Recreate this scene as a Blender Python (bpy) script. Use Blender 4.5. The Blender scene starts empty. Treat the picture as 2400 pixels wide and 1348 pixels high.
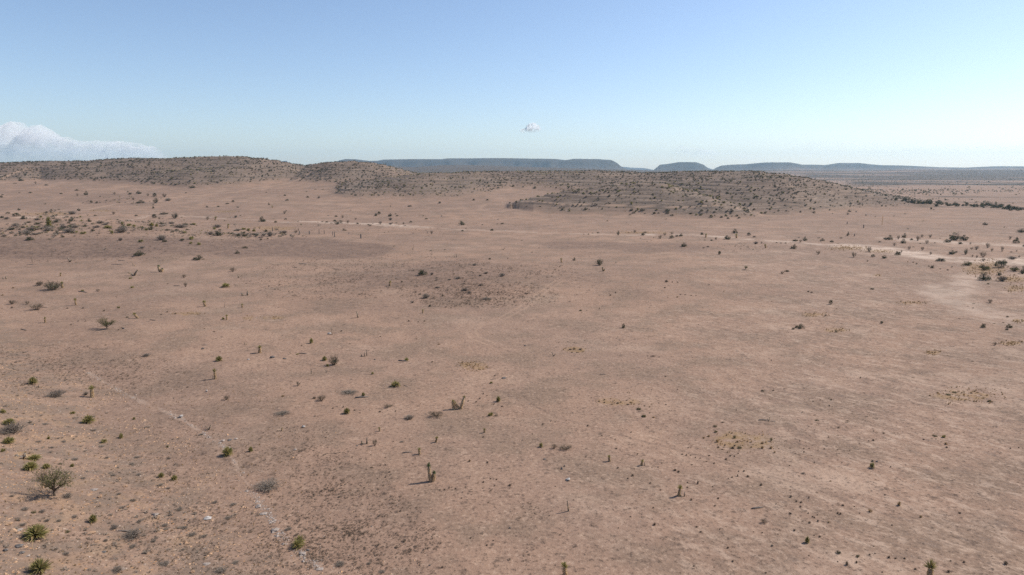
import bpy, math, random
import numpy as np

random.seed(7)
RNG = np.random.default_rng(11)
sc = bpy.context.scene
col = sc.collection

# ------------------------------------------------------------------ camera
CAM_H = 35.0
PITCH = math.atan(272 / 1600)
cam_data = bpy.data.cameras.new('camera')
cam_data.sensor_width = 36.0
cam_data.lens = 24.0
cam_data.clip_start = 0.5
cam_data.clip_end = 150000.0
cam = bpy.data.objects.new('camera', cam_data)
cam.location = (0, 0, CAM_H)
cam.rotation_euler = (math.pi / 2 - PITCH, 0, 0)
col.objects.link(cam)
sc.camera = cam

# ------------------------------------------------------------------ sky, sun, exposure
SUN_EL = math.radians(43)
SUN_AZ = math.radians(67)            # measured from +Y (view direction) clockwise towards +X
world = bpy.data.worlds.new('World')
sc.world = world
world.use_nodes = True
wn = world.node_tree
wn.nodes.clear()
w_out = wn.nodes.new('ShaderNodeOutputWorld')
w_bg = wn.nodes.new('ShaderNodeBackground')
w_sky = wn.nodes.new('ShaderNodeTexSky')
w_sky.sky_type = 'NISHITA'
w_sky.sun_disc = False
w_sky.sun_elevation = SUN_EL
w_sky.sun_rotation = SUN_AZ
w_sky.altitude = 1200
w_sky.air_density = 1.0
w_sky.dust_density = 1.5
w_sky.ozone_density = 3.0
w_bg.inputs['Strength'].default_value = 0.145
w_mul = wn.nodes.new('ShaderNodeMix'); w_mul.data_type = 'RGBA'; w_mul.blend_type = 'MULTIPLY'
w_mul.inputs[0].default_value = 1.0
w_mul.inputs[7].default_value = (1.02, 0.968, 0.955, 1)
wn.links.new(w_sky.outputs['Color'], w_mul.inputs[6])
wn.links.new(w_mul.outputs[2], w_bg.inputs['Color'])
wn.links.new(w_bg.outputs['Background'], w_out.inputs['Surface'])

sun_data = bpy.data.lights.new('sun', 'SUN')
sun_data.energy = 5.0
sun_data.angle = math.radians(0.5)
sun_data.color = (1.0, 0.94, 0.86)
sun = bpy.data.objects.new('sun', sun_data)
sun.rotation_euler = (math.pi / 2 - SUN_EL, 0, math.pi - SUN_AZ)
sun.location = (0, 0, 300)
col.objects.link(sun)

sc.view_settings.view_transform = 'Standard'
sc.view_settings.look = 'None'
sc.view_settings.exposure = 0.15
sc.view_settings.gamma = 1.0
sc.cycles.use_denoising = False
sc.cycles.max_bounces = 5
sc.cycles.diffuse_bounces = 2
sc.cycles.volume_bounces = 3
sc.cycles.transparent_max_bounces = 24
sc.cycles.caustics_reflective = False
sc.cycles.caustics_refractive = False

# ------------------------------------------------------------------ numeric helpers
F = 1600.0
CP, SP = math.cos(PITCH), math.sin(PITCH)

def sstep(x):
    x = np.clip(x, 0, 1)
    return x * x * (3 - 2 * x)

def _hash(ix, iy, s):
    h = (ix.astype(np.int64) * 374761393 + iy.astype(np.int64) * 668265263 + s * 974711) & 0xFFFFFFFF
    h = ((h ^ (h >> 13)) * 1274126177) & 0xFFFFFFFF
    return ((h ^ (h >> 16)) & 0xFFFFFF) / float(0xFFFFFF)

def vnoise(x, y, s=0):
    ix, iy = np.floor(x), np.floor(y)
    fx, fy = x - ix, y - iy
    fx, fy = fx * fx * (3 - 2 * fx), fy * fy * (3 - 2 * fy)
    a, b = _hash(ix, iy, s), _hash(ix + 1, iy, s)
    c, d = _hash(ix, iy + 1, s), _hash(ix + 1, iy + 1, s)
    return (a * (1 - fx) + b * fx) * (1 - fy) + (c * (1 - fx) + d * fx) * fy - 0.5

def fbm(x, y, s=0, o=4):
    r, a = 0, 1.0
    for k in range(o):
        r = r + a * vnoise(x * 2 ** k + 17.3 * k, y * 2 ** k - 9.1 * k, s + k)
        a *= 0.5
    return r

# screen row of the reference seen at distance Y -> height there, and back
def z_at_row(row, Y):
    v = (674.0 - row) / F
    return CAM_H + Y * (-SP + v * CP) / (CP + v * SP)

def row_of(z, Y):
    dep = Y * CP + (CAM_H - z) * SP
    return 674.0 - F * ((z - CAM_H) * CP + Y * SP) / dep

def tab(s):
    v = [float(t) for t in s.replace(',', ' ').split()]
    return np.array(v[0::2]), np.array(v[1::2])

def it(t, x):
    return np.interp(x, t[0], t[1])

# ------------------------------------------------------------------ the terrain as a height function of the bearing p and the distance Y
WL = tab('1450 1  2000 0')
PL = tab('0 0 520 0 620 4.8 740 12.8 860 22.6 1000 27 1400 29.5 2400 6 9000 0')
FOOT1 = tab('600 396 700 390 790 385 870 388 960 393 1030 389 1100 388 1250 393 1460 399 1540 401 1700 400 1850 399 2000 400 2130 398 2400 398')

def plain(p, Y):
    wl = sstep(it(WL, p))
    z = it(PL, Y) * wl
    zc = z_at_row(it(FOOT1, p), 5200.0)
    z = np.maximum(z, 0) + np.maximum(zc, 5) * sstep((Y - 2300) / 2900.0)
    return z

PG = np.linspace(-600, 3000, 361)

def foot_depth(rows_tab):
    """distance at which the plain shows at the given row, for each bearing"""
    Ys = np.linspace(150, 1150, 1001)
    out = np.zeros_like(PG)
    for i, p in enumerate(PG):
        rr = row_of(plain(np.full_like(Ys, p), Ys), Ys)
        out[i] = np.interp(-it(rows_tab, p), -rr, Ys)
    return (PG, out)

HILLS = []
def hill(foot, crest, depth, back, p0, p1, fade=40, expo=1.15):
    HILLS.append(dict(foot=foot_depth(tab(foot)), crest=tab(crest), depth=tab(depth), back=back, p0=p0, p1=p1, fade=fade, expo=expo))

# far left hill, round hill, long central hill, its near spur
hill('-600 430 0 428 100 424 200 430 300 433 400 438 450 441 520 440 600 432 690 426 760 420',
     '-600 386 -100 383 0 381 60 380 130 379 200 379 260 373 300 372 400 371 480 370 560 368 610 371 650 376 690 384 740 392 800 405',
     '-600 1050 0 1080 500 1050 800 980', 380, -800, 810, 60)
hill('670 428 700 431 740 433 800 436 860 435 920 432 980 426 1040 420',
     '600 420 660 402 690 395 730 386 780 380 830 379 870 381 900 386 930 394 960 402 990 409 1020 413 1060 418',
     '600 980 900 1050 1060 1030', 260, 610, 1070, 30)
hill('760 464 800 466 850 469 900 467 1000 470 1080 467 1150 457 1200 446 1260 448 1400 468 1600 490 1760 505 1850 507 1950 498 2050 491 2150 487 2240 483',
     '760 459 785 451 800 446 850 441 900 435 930 428 960 420 990 414 1040 409 1100 405 1200 403 1300 402 1400 401 1450 404 1500 406 1550 406 1600 403 1700 402 1780 404 1830 409 1880 416 1950 430 2000 442 2050 454 2100 465 2150 475 2210 483',
     '760 700 800 720 850 730 900 745 960 790 1040 850 1120 920 1200 980 1400 920 1750 810 1900 760 2150 700 2240 690', 300, 750, 2240, 70)
hill('1180 484 1250 498 1330 502 1400 504 1500 507 1600 511 1700 514 1800 513 1850 512',
     '1180 484 1215 474 1250 465 1300 453 1350 446 1400 441 1450 434 1500 427 1550 430 1600 443 1650 456 1700 470 1750 488 1800 508 1850 512',
     '1180 590 1300 620 1500 645 1600 620 1700 580 1850 530', 70, 1180, 1850, 20)
# low scrubby rise in the left middle distance
hill('-600 600 0 600 200 600 400 614 560 612 700 604 820 592 920 581 1000 570',
     '-600 492 0 499 150 508 300 521 450 534 600 545 700 553 780 561 860 570 940 577 1000 572',
     '-600 430 0 420 300 400 600 385 780 360 1000 330', 70, -800, 960, 60, 0.85)

def mesa_row(p):
    t = tab('560 381 640 379 662 378 674 377 679 386 690 391 760 386 785 381 797 376 812 373 835 373 865 377 885 377 900 374 950 373 1035 373 1050 371 1200 371 1300 373 1325 376 1345 373 1400 373 1432 375 1446 382 1455 390 1468 397 1500 399 1530 400 1538 393 1546 386 1565 384 1590 380 1630 380 1648 386 1660 395 1668 399 1678 393 1690 388 1712 386 1745 385 1790 381 1850 381 1880 386 1915 386 1932 387 1962 382 2010 382 2060 387 2120 388 2200 392 2260 393 2330 390 2400 390 2600 386 3000 392')
    return it(t, p)

FARM = tab('1380 399 1440 389 1480 393 1510 394 1530 398 1560 401 1640 396 1655 392 1670 397 1690 400 3000 402')

def bearing(x, y):
    r = np.hypot(x, y)
    az = np.arctan2(x, y)
    azc = np.clip(az, -0.9, 0.9)
    Y = r * np.cos(azc)
    return 1200 + F * np.tan(azc) * Y / (Y * CP + 4.5), Y

G1 = G2 = None
def flat_hit(px, py):
    u, v = (px - 1200) / F, (674 - py) / F
    d = (u, CP + v * SP, -SP + v * CP)
    t = CAM_H / -d[2]
    return d[0] * t, d[1] * t
G1 = flat_hit(215, 880); G2 = flat_hit(700, 1290)
_dx, _dy = G2[0] - G1[0], G2[1] - G1[1]
_L = math.hypot(_dx, _dy)

def height(x, y, full=False):
    x = np.asarray(x, float); y = np.asarray(y, float)
    p, Y = bearing(x, y)
    z0 = plain(p, Y)
    z = z0.copy()
    hm = np.zeros_like(z)
    lobes = fbm(x / 85.0, y / 85.0, 3, 4)
    for k, h in enumerate(HILLS):
        Df, Dc = it(h['foot'], p), it(h['depth'], p)
        w = sstep((p - h['p0']) / h['fade']) * sstep((h['p1'] - p) / h['fade'])
        zc = z_at_row(it(h['crest'], p), Dc)
        amp = np.maximum(zc - plain(p, Dc), 0) * w
        t = (Y - Df) / np.maximum(Dc - Df, 1)
        s = np.where(Y < Dc, np.sin(np.pi / 2 * np.clip(t, 0, 1)) ** h['expo'], 1 - sstep((Y - Dc) / h['back']))
        hh = amp * s
        if k < 4:
            hh = hh + amp * 0.32 * lobes * np.sin(np.pi * np.clip(t, 0, 1)) * (Y < Dc)
            st = 3.0                                       # limestone ledges
            q = (z0 + hh + 3 * fbm(x / 120., y / 120., 9, 2)) / st
            fr = q - np.floor(q)
            hh = np.where(hh > 0.3, hh + 0.55 * st * (sstep((fr - 0.35) / 0.3) - fr) * np.clip(hh / 4, 0, 1), hh)
            hh = np.maximum(hh, 0)
            hm = np.maximum(hm, np.clip((hh + 1.2 * lobes * (hh > 0)) / 4.5, 0, 1))
        z = np.maximum(z, z0 + hh)
    # mesas
    zm = z_at_row(mesa_row(p), 8200.0)
    t = (Y - 7050 + 520 * fbm(x / 800., y / 1500., 5, 4)) / 1150.0
    s = np.where(Y < 8200, 0.60 * np.clip(t, 0, 1) ** 1.5 + 0.40 * sstep((t - 0.74) / 0.10), 1 - sstep((Y - 9500) / 2500.))
    s = s * np.where(Y < 8200, 1 + 0.34 * fbm(x / 300., y / 900., 6, 5) * np.sin(np.pi * np.clip(t, 0, 1)), 1)
    mes = zm * s
    mm = np.clip((mes - z0) / 40, 0, 1)
    z = np.maximum(z, mes)
    zf = z_at_row(it(FARM, p), 13200.0)
    z = np.maximum(z, zf * np.exp(-((Y - 13200) / 800.0) ** 2))
    # stony slope in the lower left
    d = -((x - G1[0]) * _dy - (y - G1[1]) * _dx) / _L
    d = -d if LEFT_SIGN < 0 else d
    d = d + 5 * fbm(x / 18., y / 18., 21, 3)
    bump = sstep(d / 34.0)
    r = np.hypot(x, y)
    z = z + 6.0 * bump * (r < 600) + 0.5 * fbm(x / 22., y / 22., 1, 4) * np.clip(r / 30, 0, 1) * (r < 3000) + 0.05 * fbm(x / 1.3, y / 1.3, 2, 2) * (r < 400)
    z = z + 2.6 * np.exp(-(((x + 15) / 26) ** 2 + ((y - 222) / 30) ** 2))
    if full:
        return z, p, Y, hm, mm, d, z - z0
    return z

LEFT_SIGN = 1
_a = -((-80 - G1[0]) * _dy - (40 - G1[1]) * _dx) / _L
if _a < 0: LEFT_SIGN = -1

def px_hit(px, py):
    """the point of the terrain that shows at a pixel of the reference"""
    px = np.atleast_1d(np.asarray(px, float)); py = np.atleast_1d(np.asarray(py, float))
    u, v = (px - 1200) / F, (674 - py) / F
    dx, dy, dz = u, CP + v * SP, -SP + v * CP
    ts = np.concatenate([np.linspace(25, 400, 220), np.geomspace(401, 9000, 420)])
    T = ts[None, :]
    X, Yy, Z = dx[:, None] * T, dy[:, None] * T, CAM_H + dz[:, None] * T
    below = Z < height(X, Yy)
    i = np.argmax(below, 1)
    i = np.where(below.any(1), np.maximum(i, 1), len(ts) - 1)
    lo, hi = ts[i - 1], ts[i]
    for _ in range(14):
        m = (lo + hi) / 2
        b = CAM_H + dz * m < height(dx * m, dy * m)
        hi = np.where(b, m, hi); lo = np.where(b, lo, m)
    m = (lo + hi) / 2
    return dx * m, dy * m, CAM_H + dz * m, m      # m is also the depth along the view axis

def project(x, y, z):
    dep = y * CP + (CAM_H - z) * SP
    return 1200 + F * x / dep, 674 - F * ((z - CAM_H) * CP + y * SP) / dep, dep

# ------------------------------------------------------------------ mesh and tag helpers
def new_mesh(name, V, faces, mats, mi=None, smooth=False):
    me = bpy.data.meshes.new(name)
    V = np.asarray(V, dtype=np.float32)
    me.vertices.add(len(V)); me.vertices.foreach_set('co', V.ravel())
    if isinstance(faces, np.ndarray):
        k = faces.shape[1]; n = len(faces)
        me.loops.add(n * k); me.loops.foreach_set('vertex_index', faces.ravel().astype(np.int32))
        me.polygons.add(n)
        me.polygons.foreach_set('loop_start', np.arange(0, n * k, k, dtype=np.int32))
    else:
        n = len(faces)
        ln = np.array([len(f) for f in faces]); st = np.concatenate([[0], np.cumsum(ln)[:-1]])
        flat = np.concatenate([np.asarray(f) for f in faces])
        me.loops.add(len(flat)); me.loops.foreach_set('vertex_index', flat.astype(np.int32))
        me.polygons.add(n)
        me.polygons.foreach_set('loop_start', st.astype(np.int32))
    for m in mats: me.materials.append(m)
    if mi is not None: me.polygons.foreach_set('material_index', np.asarray(mi, dtype=np.int32))
    me.polygons.foreach_set('use_smooth', np.full(n, smooth))
    me.update(calc_edges=True)
    me.validate()
    return me

def link(name, me, parent=None):
    o = bpy.data.objects.new(name, me)
    col.objects.link(o)
    if parent: o.parent = parent
    return o

def tag(o, label=None, cat=None, group=None, kind=None):
    if label: o['label'] = label
    if cat: o['category'] = cat
    if group: o['group'] = group
    if kind: o['kind'] = kind
    return o

# ------------------------------------------------------------------ node helper
class NT:
    def __init__(s, name):
        s.m = bpy.data.materials.new(name); s.m.use_nodes = True
        s.t = s.m.node_tree; s.t.nodes.clear()
        s.out = s.t.nodes.new('ShaderNodeOutputMaterial')
    def n(s, ty, ins=None, out=0, **kw):
        nd = s.t.nodes.new(ty)
        for k, v in kw.items(): setattr(nd, k, v)
        for k, v in (ins or {}).items():
            if hasattr(v, 'is_output'): s.t.links.new(v, nd.inputs[k])
            elif v is not None: nd.inputs[k].default_value = v
        return nd.outputs[out]
    def math(s, op, a, b=0.0, clamp=False):
        return s.n('ShaderNodeMath', {0: a, 1: b}, operation=op, use_clamp=clamp)
    def noise(s, vec, scale, detail=3.0, rough=0.55, out=0, dist=0.0):
        return s.n('ShaderNodeTexNoise', {'Vector': vec, 'Scale': scale, 'Detail': detail, 'Roughness': rough, 'Distortion': dist}, out=out)
    def rng(s, v, a, b, c=0.0, d=1.0):
        return s.n('ShaderNodeMapRange', {'Value': v, 'From Min': a, 'From Max': b, 'To Min': c, 'To Max': d}, interpolation_type='SMOOTHSTEP')
    def mix(s, f, a, b, mode='MIX'):
        nd = s.t.nodes.new('ShaderNodeMix'); nd.data_type = 'RGBA'; nd.blend_type = mode
        for k, v in ((0, f), (6, a), (7, b)):
            if hasattr(v, 'is_output'): s.t.links.new(v, nd.inputs[k])
            else: nd.inputs[k].default_value = (v if k == 0 else (v[0], v[1], v[2], 1.0))
        return nd.outputs[2]
    def attr(s, name):
        return s.n('ShaderNodeAttribute', out=2, attribute_name=name)
    def diffuse(s, colr, rough=0.95, normal=None, spec=0.15):
        b = s.n('ShaderNodeBsdfPrincipled', {'Base Color': colr if hasattr(colr, 'is_output') else (*colr, 1), 'Roughness': rough, 'Specular IOR Level': spec, 'Normal': normal})
        s.t.links.new(b, s.out.inputs['Surface'])
        return s.m

# ------------------------------------------------------------------ materials
def mat_ground():
    g = NT('desert_ground')
    P = g.n('ShaderNodeTexCoord', out=3)
    hill, grav, pale, gold = g.attr('hill'), g.attr('gravel'), g.attr('pale'), g.attr('gold')
    stony, streak, mesa, scrub, track = g.attr('stony'), g.attr('streak'), g.attr('mesa'), g.attr('scrub'), g.attr('track')
    big = g.noise(P, 0.011, 4, 0.6)
    mid = g.noise(P, 0.075, 5, 0.62)
    small = g.noise(P, 0.55, 7, 0.74)
    fine = g.noise(P, 2.2, 6, 0.8)
    c = g.mix(g.rng(big, 0.38, 0.62), (0.455, 0.308, 0.236), (0.405, 0.283, 0.226))
    c = g.mix(g.math('MULTIPLY', g.rng(mid, 0.44, 0.62), 0.75), c, (0.315, 0.232, 0.182))
    c = g.mix(g.math('MULTIPLY', g.rng(mid, 0.47, 0.30), 0.55), c, (0.52, 0.365, 0.28))
    # pale crust streaks that run down the slope on the right
    m0 = g.n('ShaderNodeMapping', {'Vector': P, 'Rotation': (0, 0, math.radians(50))})
    mp = g.n('ShaderNodeMapping', {'Vector': m0, 'Scale': (0.42, 0.80, 1)})
    st = g.noise(mp, 0.75, 7, 0.72, dist=0.3)
    sf = g.math('MULTIPLY', g.rng(st, 0.48, 0.64), streak)
    c = g.mix(g.math('MULTIPLY', sf, 0.58), c, (0.70, 0.545, 0.45))
    sd = g.math('MULTIPLY', g.rng(st, 0.46, 0.34), streak)
    c = g.mix(g.math('MULTIPLY', sd, 0.5), c, (0.25, 0.20, 0.18))
    pp = g.math('MULTIPLY', g.rng(g.noise(P, 0.042, 6, 0.68), 0.53, 0.66), g.math('ADD', g.math('MULTIPLY', streak, 0.4), 0.22))
    c = g.mix(pp, c, (0.66, 0.50, 0.405))
    # fine speckle: pebbles, crumbs of dry litter
    sp = g.rng(small, 0.545, 0.66)
    c = g.mix(g.math('MULTIPLY', sp, 0.62), c, (0.19, 0.14, 0.115))
    c = g.mix(g.math('MULTIPLY', g.rng(small, 0.455, 0.34), 0.42), c, (0.62, 0.46, 0.365))
    c = g.mix(g.math('MULTIPLY', g.rng(fine, 0.54, 0.63), 0.78), c, (0.13, 0.096, 0.08))
    c = g.mix(g.math('MULTIPLY', g.rng(fine, 0.455, 0.37), 0.55), c, (0.70, 0.535, 0.43))
    # dark gravel lag, also carrying the shade painted on the left rise
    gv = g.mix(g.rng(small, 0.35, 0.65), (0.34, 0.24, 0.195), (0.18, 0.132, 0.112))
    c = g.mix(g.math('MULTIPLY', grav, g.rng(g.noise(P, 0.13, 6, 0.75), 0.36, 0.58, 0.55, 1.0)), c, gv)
    # hillsides: grey brown stony soil crossed by thin broken ledges
    hl = g.mix(g.rng(small, 0.35, 0.68), (0.335, 0.262, 0.218), (0.20, 0.16, 0.137))
    hl = g.mix(g.rng(big, 0.4, 0.62), hl, (0.27, 0.205, 0.17))
    lm = g.n('ShaderNodeMapping', {'Vector': P, 'Scale': (0.012, 0.012, 0.5)})
    led = g.noise(lm, 1.0, 3, 0.6, dist=0.3)
    hl = g.mix(g.math('MULTIPLY', g.rng(g.math('ABSOLUTE', g.math('SUBTRACT', led, 0.52)), 0.022, 0.006), 0.75), hl, (0.10, 0.085, 0.075))
    hl = g.mix(g.math('MULTIPLY', g.rng(g.math('ABSOLUTE', g.math('SUBTRACT', led, 0.44)), 0.025, 0.006), 0.5), hl, (0.48, 0.37, 0.30))
    hs = g.noise(P, 0.28, 4, 0.7)
    hl = g.mix(g.math('MULTIPLY', g.rng(hs, 0.57, 0.67), 0.4), hl, (0.11, 0.10, 0.08))
    c = g.mix(hill, c, hl)
    # far mesa country
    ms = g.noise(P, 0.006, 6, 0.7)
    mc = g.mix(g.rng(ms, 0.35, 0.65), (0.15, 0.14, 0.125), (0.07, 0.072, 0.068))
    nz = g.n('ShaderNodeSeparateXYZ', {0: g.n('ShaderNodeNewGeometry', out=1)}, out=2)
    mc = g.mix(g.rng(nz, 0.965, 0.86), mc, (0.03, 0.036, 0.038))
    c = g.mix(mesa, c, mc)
    # thickets and scrub stain
    ss = g.noise(P, 0.05, 6, 0.75)
    c = g.mix(g.math('MULTIPLY', scrub, g.rng(ss, 0.25, 0.48)), c, (0.095, 0.082, 0.066))
    # stony lower left slope: ochre stones, chips of pale limestone, grey scree
    vo = g.n('ShaderNodeTexVoronoi', {'Vector': P, 'Scale': 2.6, 'Randomness': 1.0}, out=1)
    vd = g.n('ShaderNodeTexVoronoi', {'Vector': P, 'Scale': 2.6, 'Randomness': 1.0}, out=0)
    sep = g.n('ShaderNodeSeparateColor', {'Color': vo}, out=0)
    sep2 = g.n('ShaderNodeSeparateColor', {'Color': vo}, out=1)
    core = g.rng(vd, 0.34, 0.18)
    so = g.math('MULTIPLY', g.math('MULTIPLY', core, g.math('GREATER_THAN', sep, 0.72)), stony)
    oc = g.math('MULTIPLY', so, g.rng(g.noise(P, 0.10, 4, 0.65), 0.44, 0.56))
    c = g.mix(g.math('MULTIPLY', stony, g.rng(g.noise(P, 0.30, 4, 0.7), 0.42, 0.62, 0.1, 0.75)), c, (0.27, 0.21, 0.175))
    c = g.mix(g.math('MULTIPLY', oc, 0.8), c, (0.62, 0.34, 0.16))
    wl = g.math('MULTIPLY', g.math('MULTIPLY', core, g.math('GREATER_THAN', sep2, 0.93)), stony)
    c = g.mix(g.math('MULTIPLY', wl, 0.7), c, (0.66, 0.56, 0.47))
    # pale wash sediment, wheel tracks, golden grass stain
    c = g.mix(g.math('MULTIPLY', pale, g.rng(g.noise(P, 0.09, 5, 0.7), 0.36, 0.58, 0.15, 1.0)), c, (0.78, 0.64, 0.55))
    c = g.mix(track, c, (0.55, 0.395, 0.305))
    c = g.mix(g.math('MULTIPLY', gold, g.rng(g.noise(P, 0.5, 5, 0.75), 0.38, 0.60, 0.0, 0.75)), c, (0.42, 0.285, 0.15))
    c = g.mix(g.math('MULTIPLY', stony, g.rng(g.noise(P, 0.17, 6, 0.72), 0.5, 0.64, 0.0, 0.34)), c, (0.56, 0.38, 0.25))
    c = g.mix(1.0, c, (0.655, 0.61, 0.545), 'MULTIPLY')
    bh = g.math('ADD', g.math('MULTIPLY', small, 0.35), g.math('MULTIPLY', fine, 0.10))
    bmp = g.n('ShaderNodeBump', {'Strength': 0.75, 'Distance': 0.5, 'Height': bh})
    return g.diffuse(c, 0.97, bmp, 0.1)

def mat_island(name, a, b, c=None, rough=0.9, obj=0.12, spec=0.15, trans=0.38):
    """colour varies from leaf to leaf and a little from plant to plant"""
    g = NT(name)
    r = g.n('ShaderNodeNewGeometry', out=8)
    k = g.mix(r, a, b)
    if c: k = g.mix(g.math('GREATER_THAN', r, 0.8), k, c)
    o = g.n('ShaderNodeObjectInfo', out=5)
    f = g.math('ADD', g.math('MULTIPLY', o, obj * 2), 1 - obj)
    h = g.n('ShaderNodeHueSaturation', {'Hue': 0.5, 'Saturation': 1.0, 'Value': f, 'Fac': 1.0, 'Color': k})
    if trans <= 0: return g.diffuse(h, rough, None, spec)
    b_ = g.n('ShaderNodeBsdfPrincipled', {'Base Color': h, 'Roughness': rough, 'Specular IOR Level': spec})
    tl = g.n('ShaderNodeBsdfTranslucent', {'Color': h})
    g.t.links.new(g.n('ShaderNodeMixShader', {0: trans, 1: b_, 2: tl}), g.out.inputs['Surface'])
    return g.m

def mat_bark(name, a, b, scale=8.0):
    g = NT(name)
    P = g.n('ShaderNodeTexCoord', out=3)
    mp = g.n('ShaderNodeMapping', {'Vector': P, 'Scale': (3, 3, 1)})
    n = g.noise(mp, scale, 5, 0.7)
    c = g.mix(g.rng(n, 0.35, 0.65), a, b)
    bmp = g.n('ShaderNodeBump', {'Strength': 0.6, 'Distance': 0.03, 'Height': n})
    return g.diffuse(c, 0.95, bmp, 0.1)

def mat_rock(name, a, b):
    g = NT(name)
    P = g.n('ShaderNodeTexCoord', out=3)
    n = g.noise(P, 3.0, 6, 0.7)
    c = g.mix(g.rng(n, 0.35, 0.65), a, b)
    bmp = g.n('ShaderNodeBump', {'Strength': 0.8, 'Distance': 0.08, 'Height': n})
    return g.diffuse(c, 0.95, bmp, 0.1)

M = dict(
    ground=mat_ground(),
    yleaf=mat_island('yucca_leaf', (0.19, 0.182, 0.06), (0.36, 0.30, 0.11), (0.52, 0.40, 0.19)),
    gleaf=mat_island('green_yucca_leaf', (0.08, 0.125, 0.055), (0.15, 0.20, 0.08)),
    dead=mat_island('dry_thatch', (0.60, 0.43, 0.25), (0.76, 0.57, 0.35), (0.42, 0.30, 0.19)),
    trunk=mat_bark('yucca_trunk', (0.42, 0.31, 0.20), (0.24, 0.18, 0.125)),
    grey=mat_bark('weathered_wood', (0.24, 0.20, 0.17), (0.10, 0.085, 0.075)),
    twig=mat_bark('grey_twig', (0.25, 0.205, 0.165), (0.15, 0.125, 0.10)),
    brown=mat_bark('brown_twig', (0.17, 0.125, 0.09), (0.09, 0.07, 0.05)),
    leaf=mat_island('dark_shrub_leaf', (0.062, 0.070, 0.036), (0.13, 0.125, 0.062), (0.05, 0.055, 0.035)),
    hillleaf=mat_island('hill_shrub_leaf', (0.11, 0.10, 0.066), (0.20, 0.17, 0.11), (0.08, 0.075, 0.052)),
    olive=mat_island('olive_shrub_leaf', (0.12, 0.115, 0.045), (0.21, 0.18, 0.075), (0.09, 0.09, 0.045)),
    greyleaf=mat_island('grey_shrub_leaf', (0.26, 0.205, 0.155), (0.37, 0.30, 0.235), (0.18, 0.145, 0.11)),
    brownleaf=mat_island('brown_shrub_leaf', (0.15, 0.115, 0.075), (0.24, 0.18, 0.115), (0.10, 0.085, 0.05)),
    gold=mat_island('golden_grass', (0.36, 0.245, 0.13), (0.48, 0.34, 0.20), (0.26, 0.18, 0.10), obj=0.2),
    tuft=mat_island('dark_tussock', (0.18, 0.132, 0.095), (0.29, 0.215, 0.155), (0.12, 0.09, 0.065), obj=0.2),
    pebble=mat_island('pebble', (0.22, 0.17, 0.14), (0.50, 0.38, 0.29), (0.55, 0.32, 0.16), trans=0),
    lime=mat_rock('limestone', (0.37, 0.30, 0.25), (0.25, 0.21, 0.18)),
    white=mat_rock('white_stone', (0.50, 0.455, 0.41), (0.30, 0.27, 0.245)),
    darkrock=mat_rock('dark_stone', (0.17, 0.15, 0.135), (0.08, 0.072, 0.068)),
    ochre=mat_rock('ochre_stone', (0.44, 0.27, 0.16), (0.33, 0.22, 0.145)),
)

# ------------------------------------------------------------------ the ground: one sheet, fine near the camera, coarser far off
def poly_world(pts):
    v = [float(t) for t in pts.replace(',', ' ').split()]
    x, y, _, _ = px_hit(v[0::2], v[1::2])
    return x, y

def seg_dist(X, Y, lx, ly):
    d = np.full(X.shape, 1e9)
    for i in range(len(lx) - 1):
        ax, ay, bx, by = lx[i], ly[i], lx[i + 1], ly[i + 1]
        vx, vy = bx - ax, by - ay
        t = np.clip(((X - ax) * vx + (Y - ay) * vy) / (vx * vx + vy * vy + 1e-9), 0, 1)
        d = np.minimum(d, np.hypot(X - ax - t * vx, Y - ay - t * vy))
    return d

def inside(X, Y, lx, ly):
    r = np.zeros(X.shape, bool)
    n = len(lx)
    for i in range(n):
        j = (i - 1) % n
        c = ((ly[i] > Y) != (ly[j] > Y)) & (X < (lx[j] - lx[i]) * (Y - ly[i]) / (ly[j] - ly[i] + 1e-12) + lx[i])
        r ^= c
    return r

def paint_line(att, X, Y, pts, width, strength=1.0, wob=0.0):
    lx, ly = poly_world(pts)
    m = 12 + width + wob * 2
    k = (X > lx.min() - m) & (X < lx.max() + m) & (Y > ly.min() - m) & (Y < ly.max() + m)
    if not k.any(): return
    d = seg_dist(X[k], Y[k], lx, ly)
    if wob: d = d + wob * fbm(X[k] / (width * 3 + 2), Y[k] / (width * 3 + 2), 31, 3)
    att[k] = np.maximum(att[k], strength * (1 - sstep((d / width - 0.5) / 0.9)))

def paint_poly(att, X, Y, pts, soft=6.0, strength=1.0):
    lx, ly = poly_world(pts)
    m = 4 * soft
    k = (X > lx.min() - m) & (X < lx.max() + m) & (Y > ly.min() - m) & (Y < ly.max() + m)
    if not k.any(): return
    x, y = X[k], Y[k]
    d = seg_dist(x, y, np.append(lx, lx[0]), np.append(ly, ly[0]))
    d = np.where(inside(x, y, lx, ly), d, -d)
    d = d + 1.6 * soft * fbm(x / (soft * 2.5), y / (soft * 2.5), 41, 4)
    att[k] = np.maximum(att[k], strength * sstep(d / soft + 0.5))

def ell(cx, cy, rx, ry, n=12):
    return ' '.join('%.1f %.1f' % (cx + rx * math.cos(2 * math.pi * i / n), cy + ry * math.sin(2 * math.pi * i / n)) for i in range(n))

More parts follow.
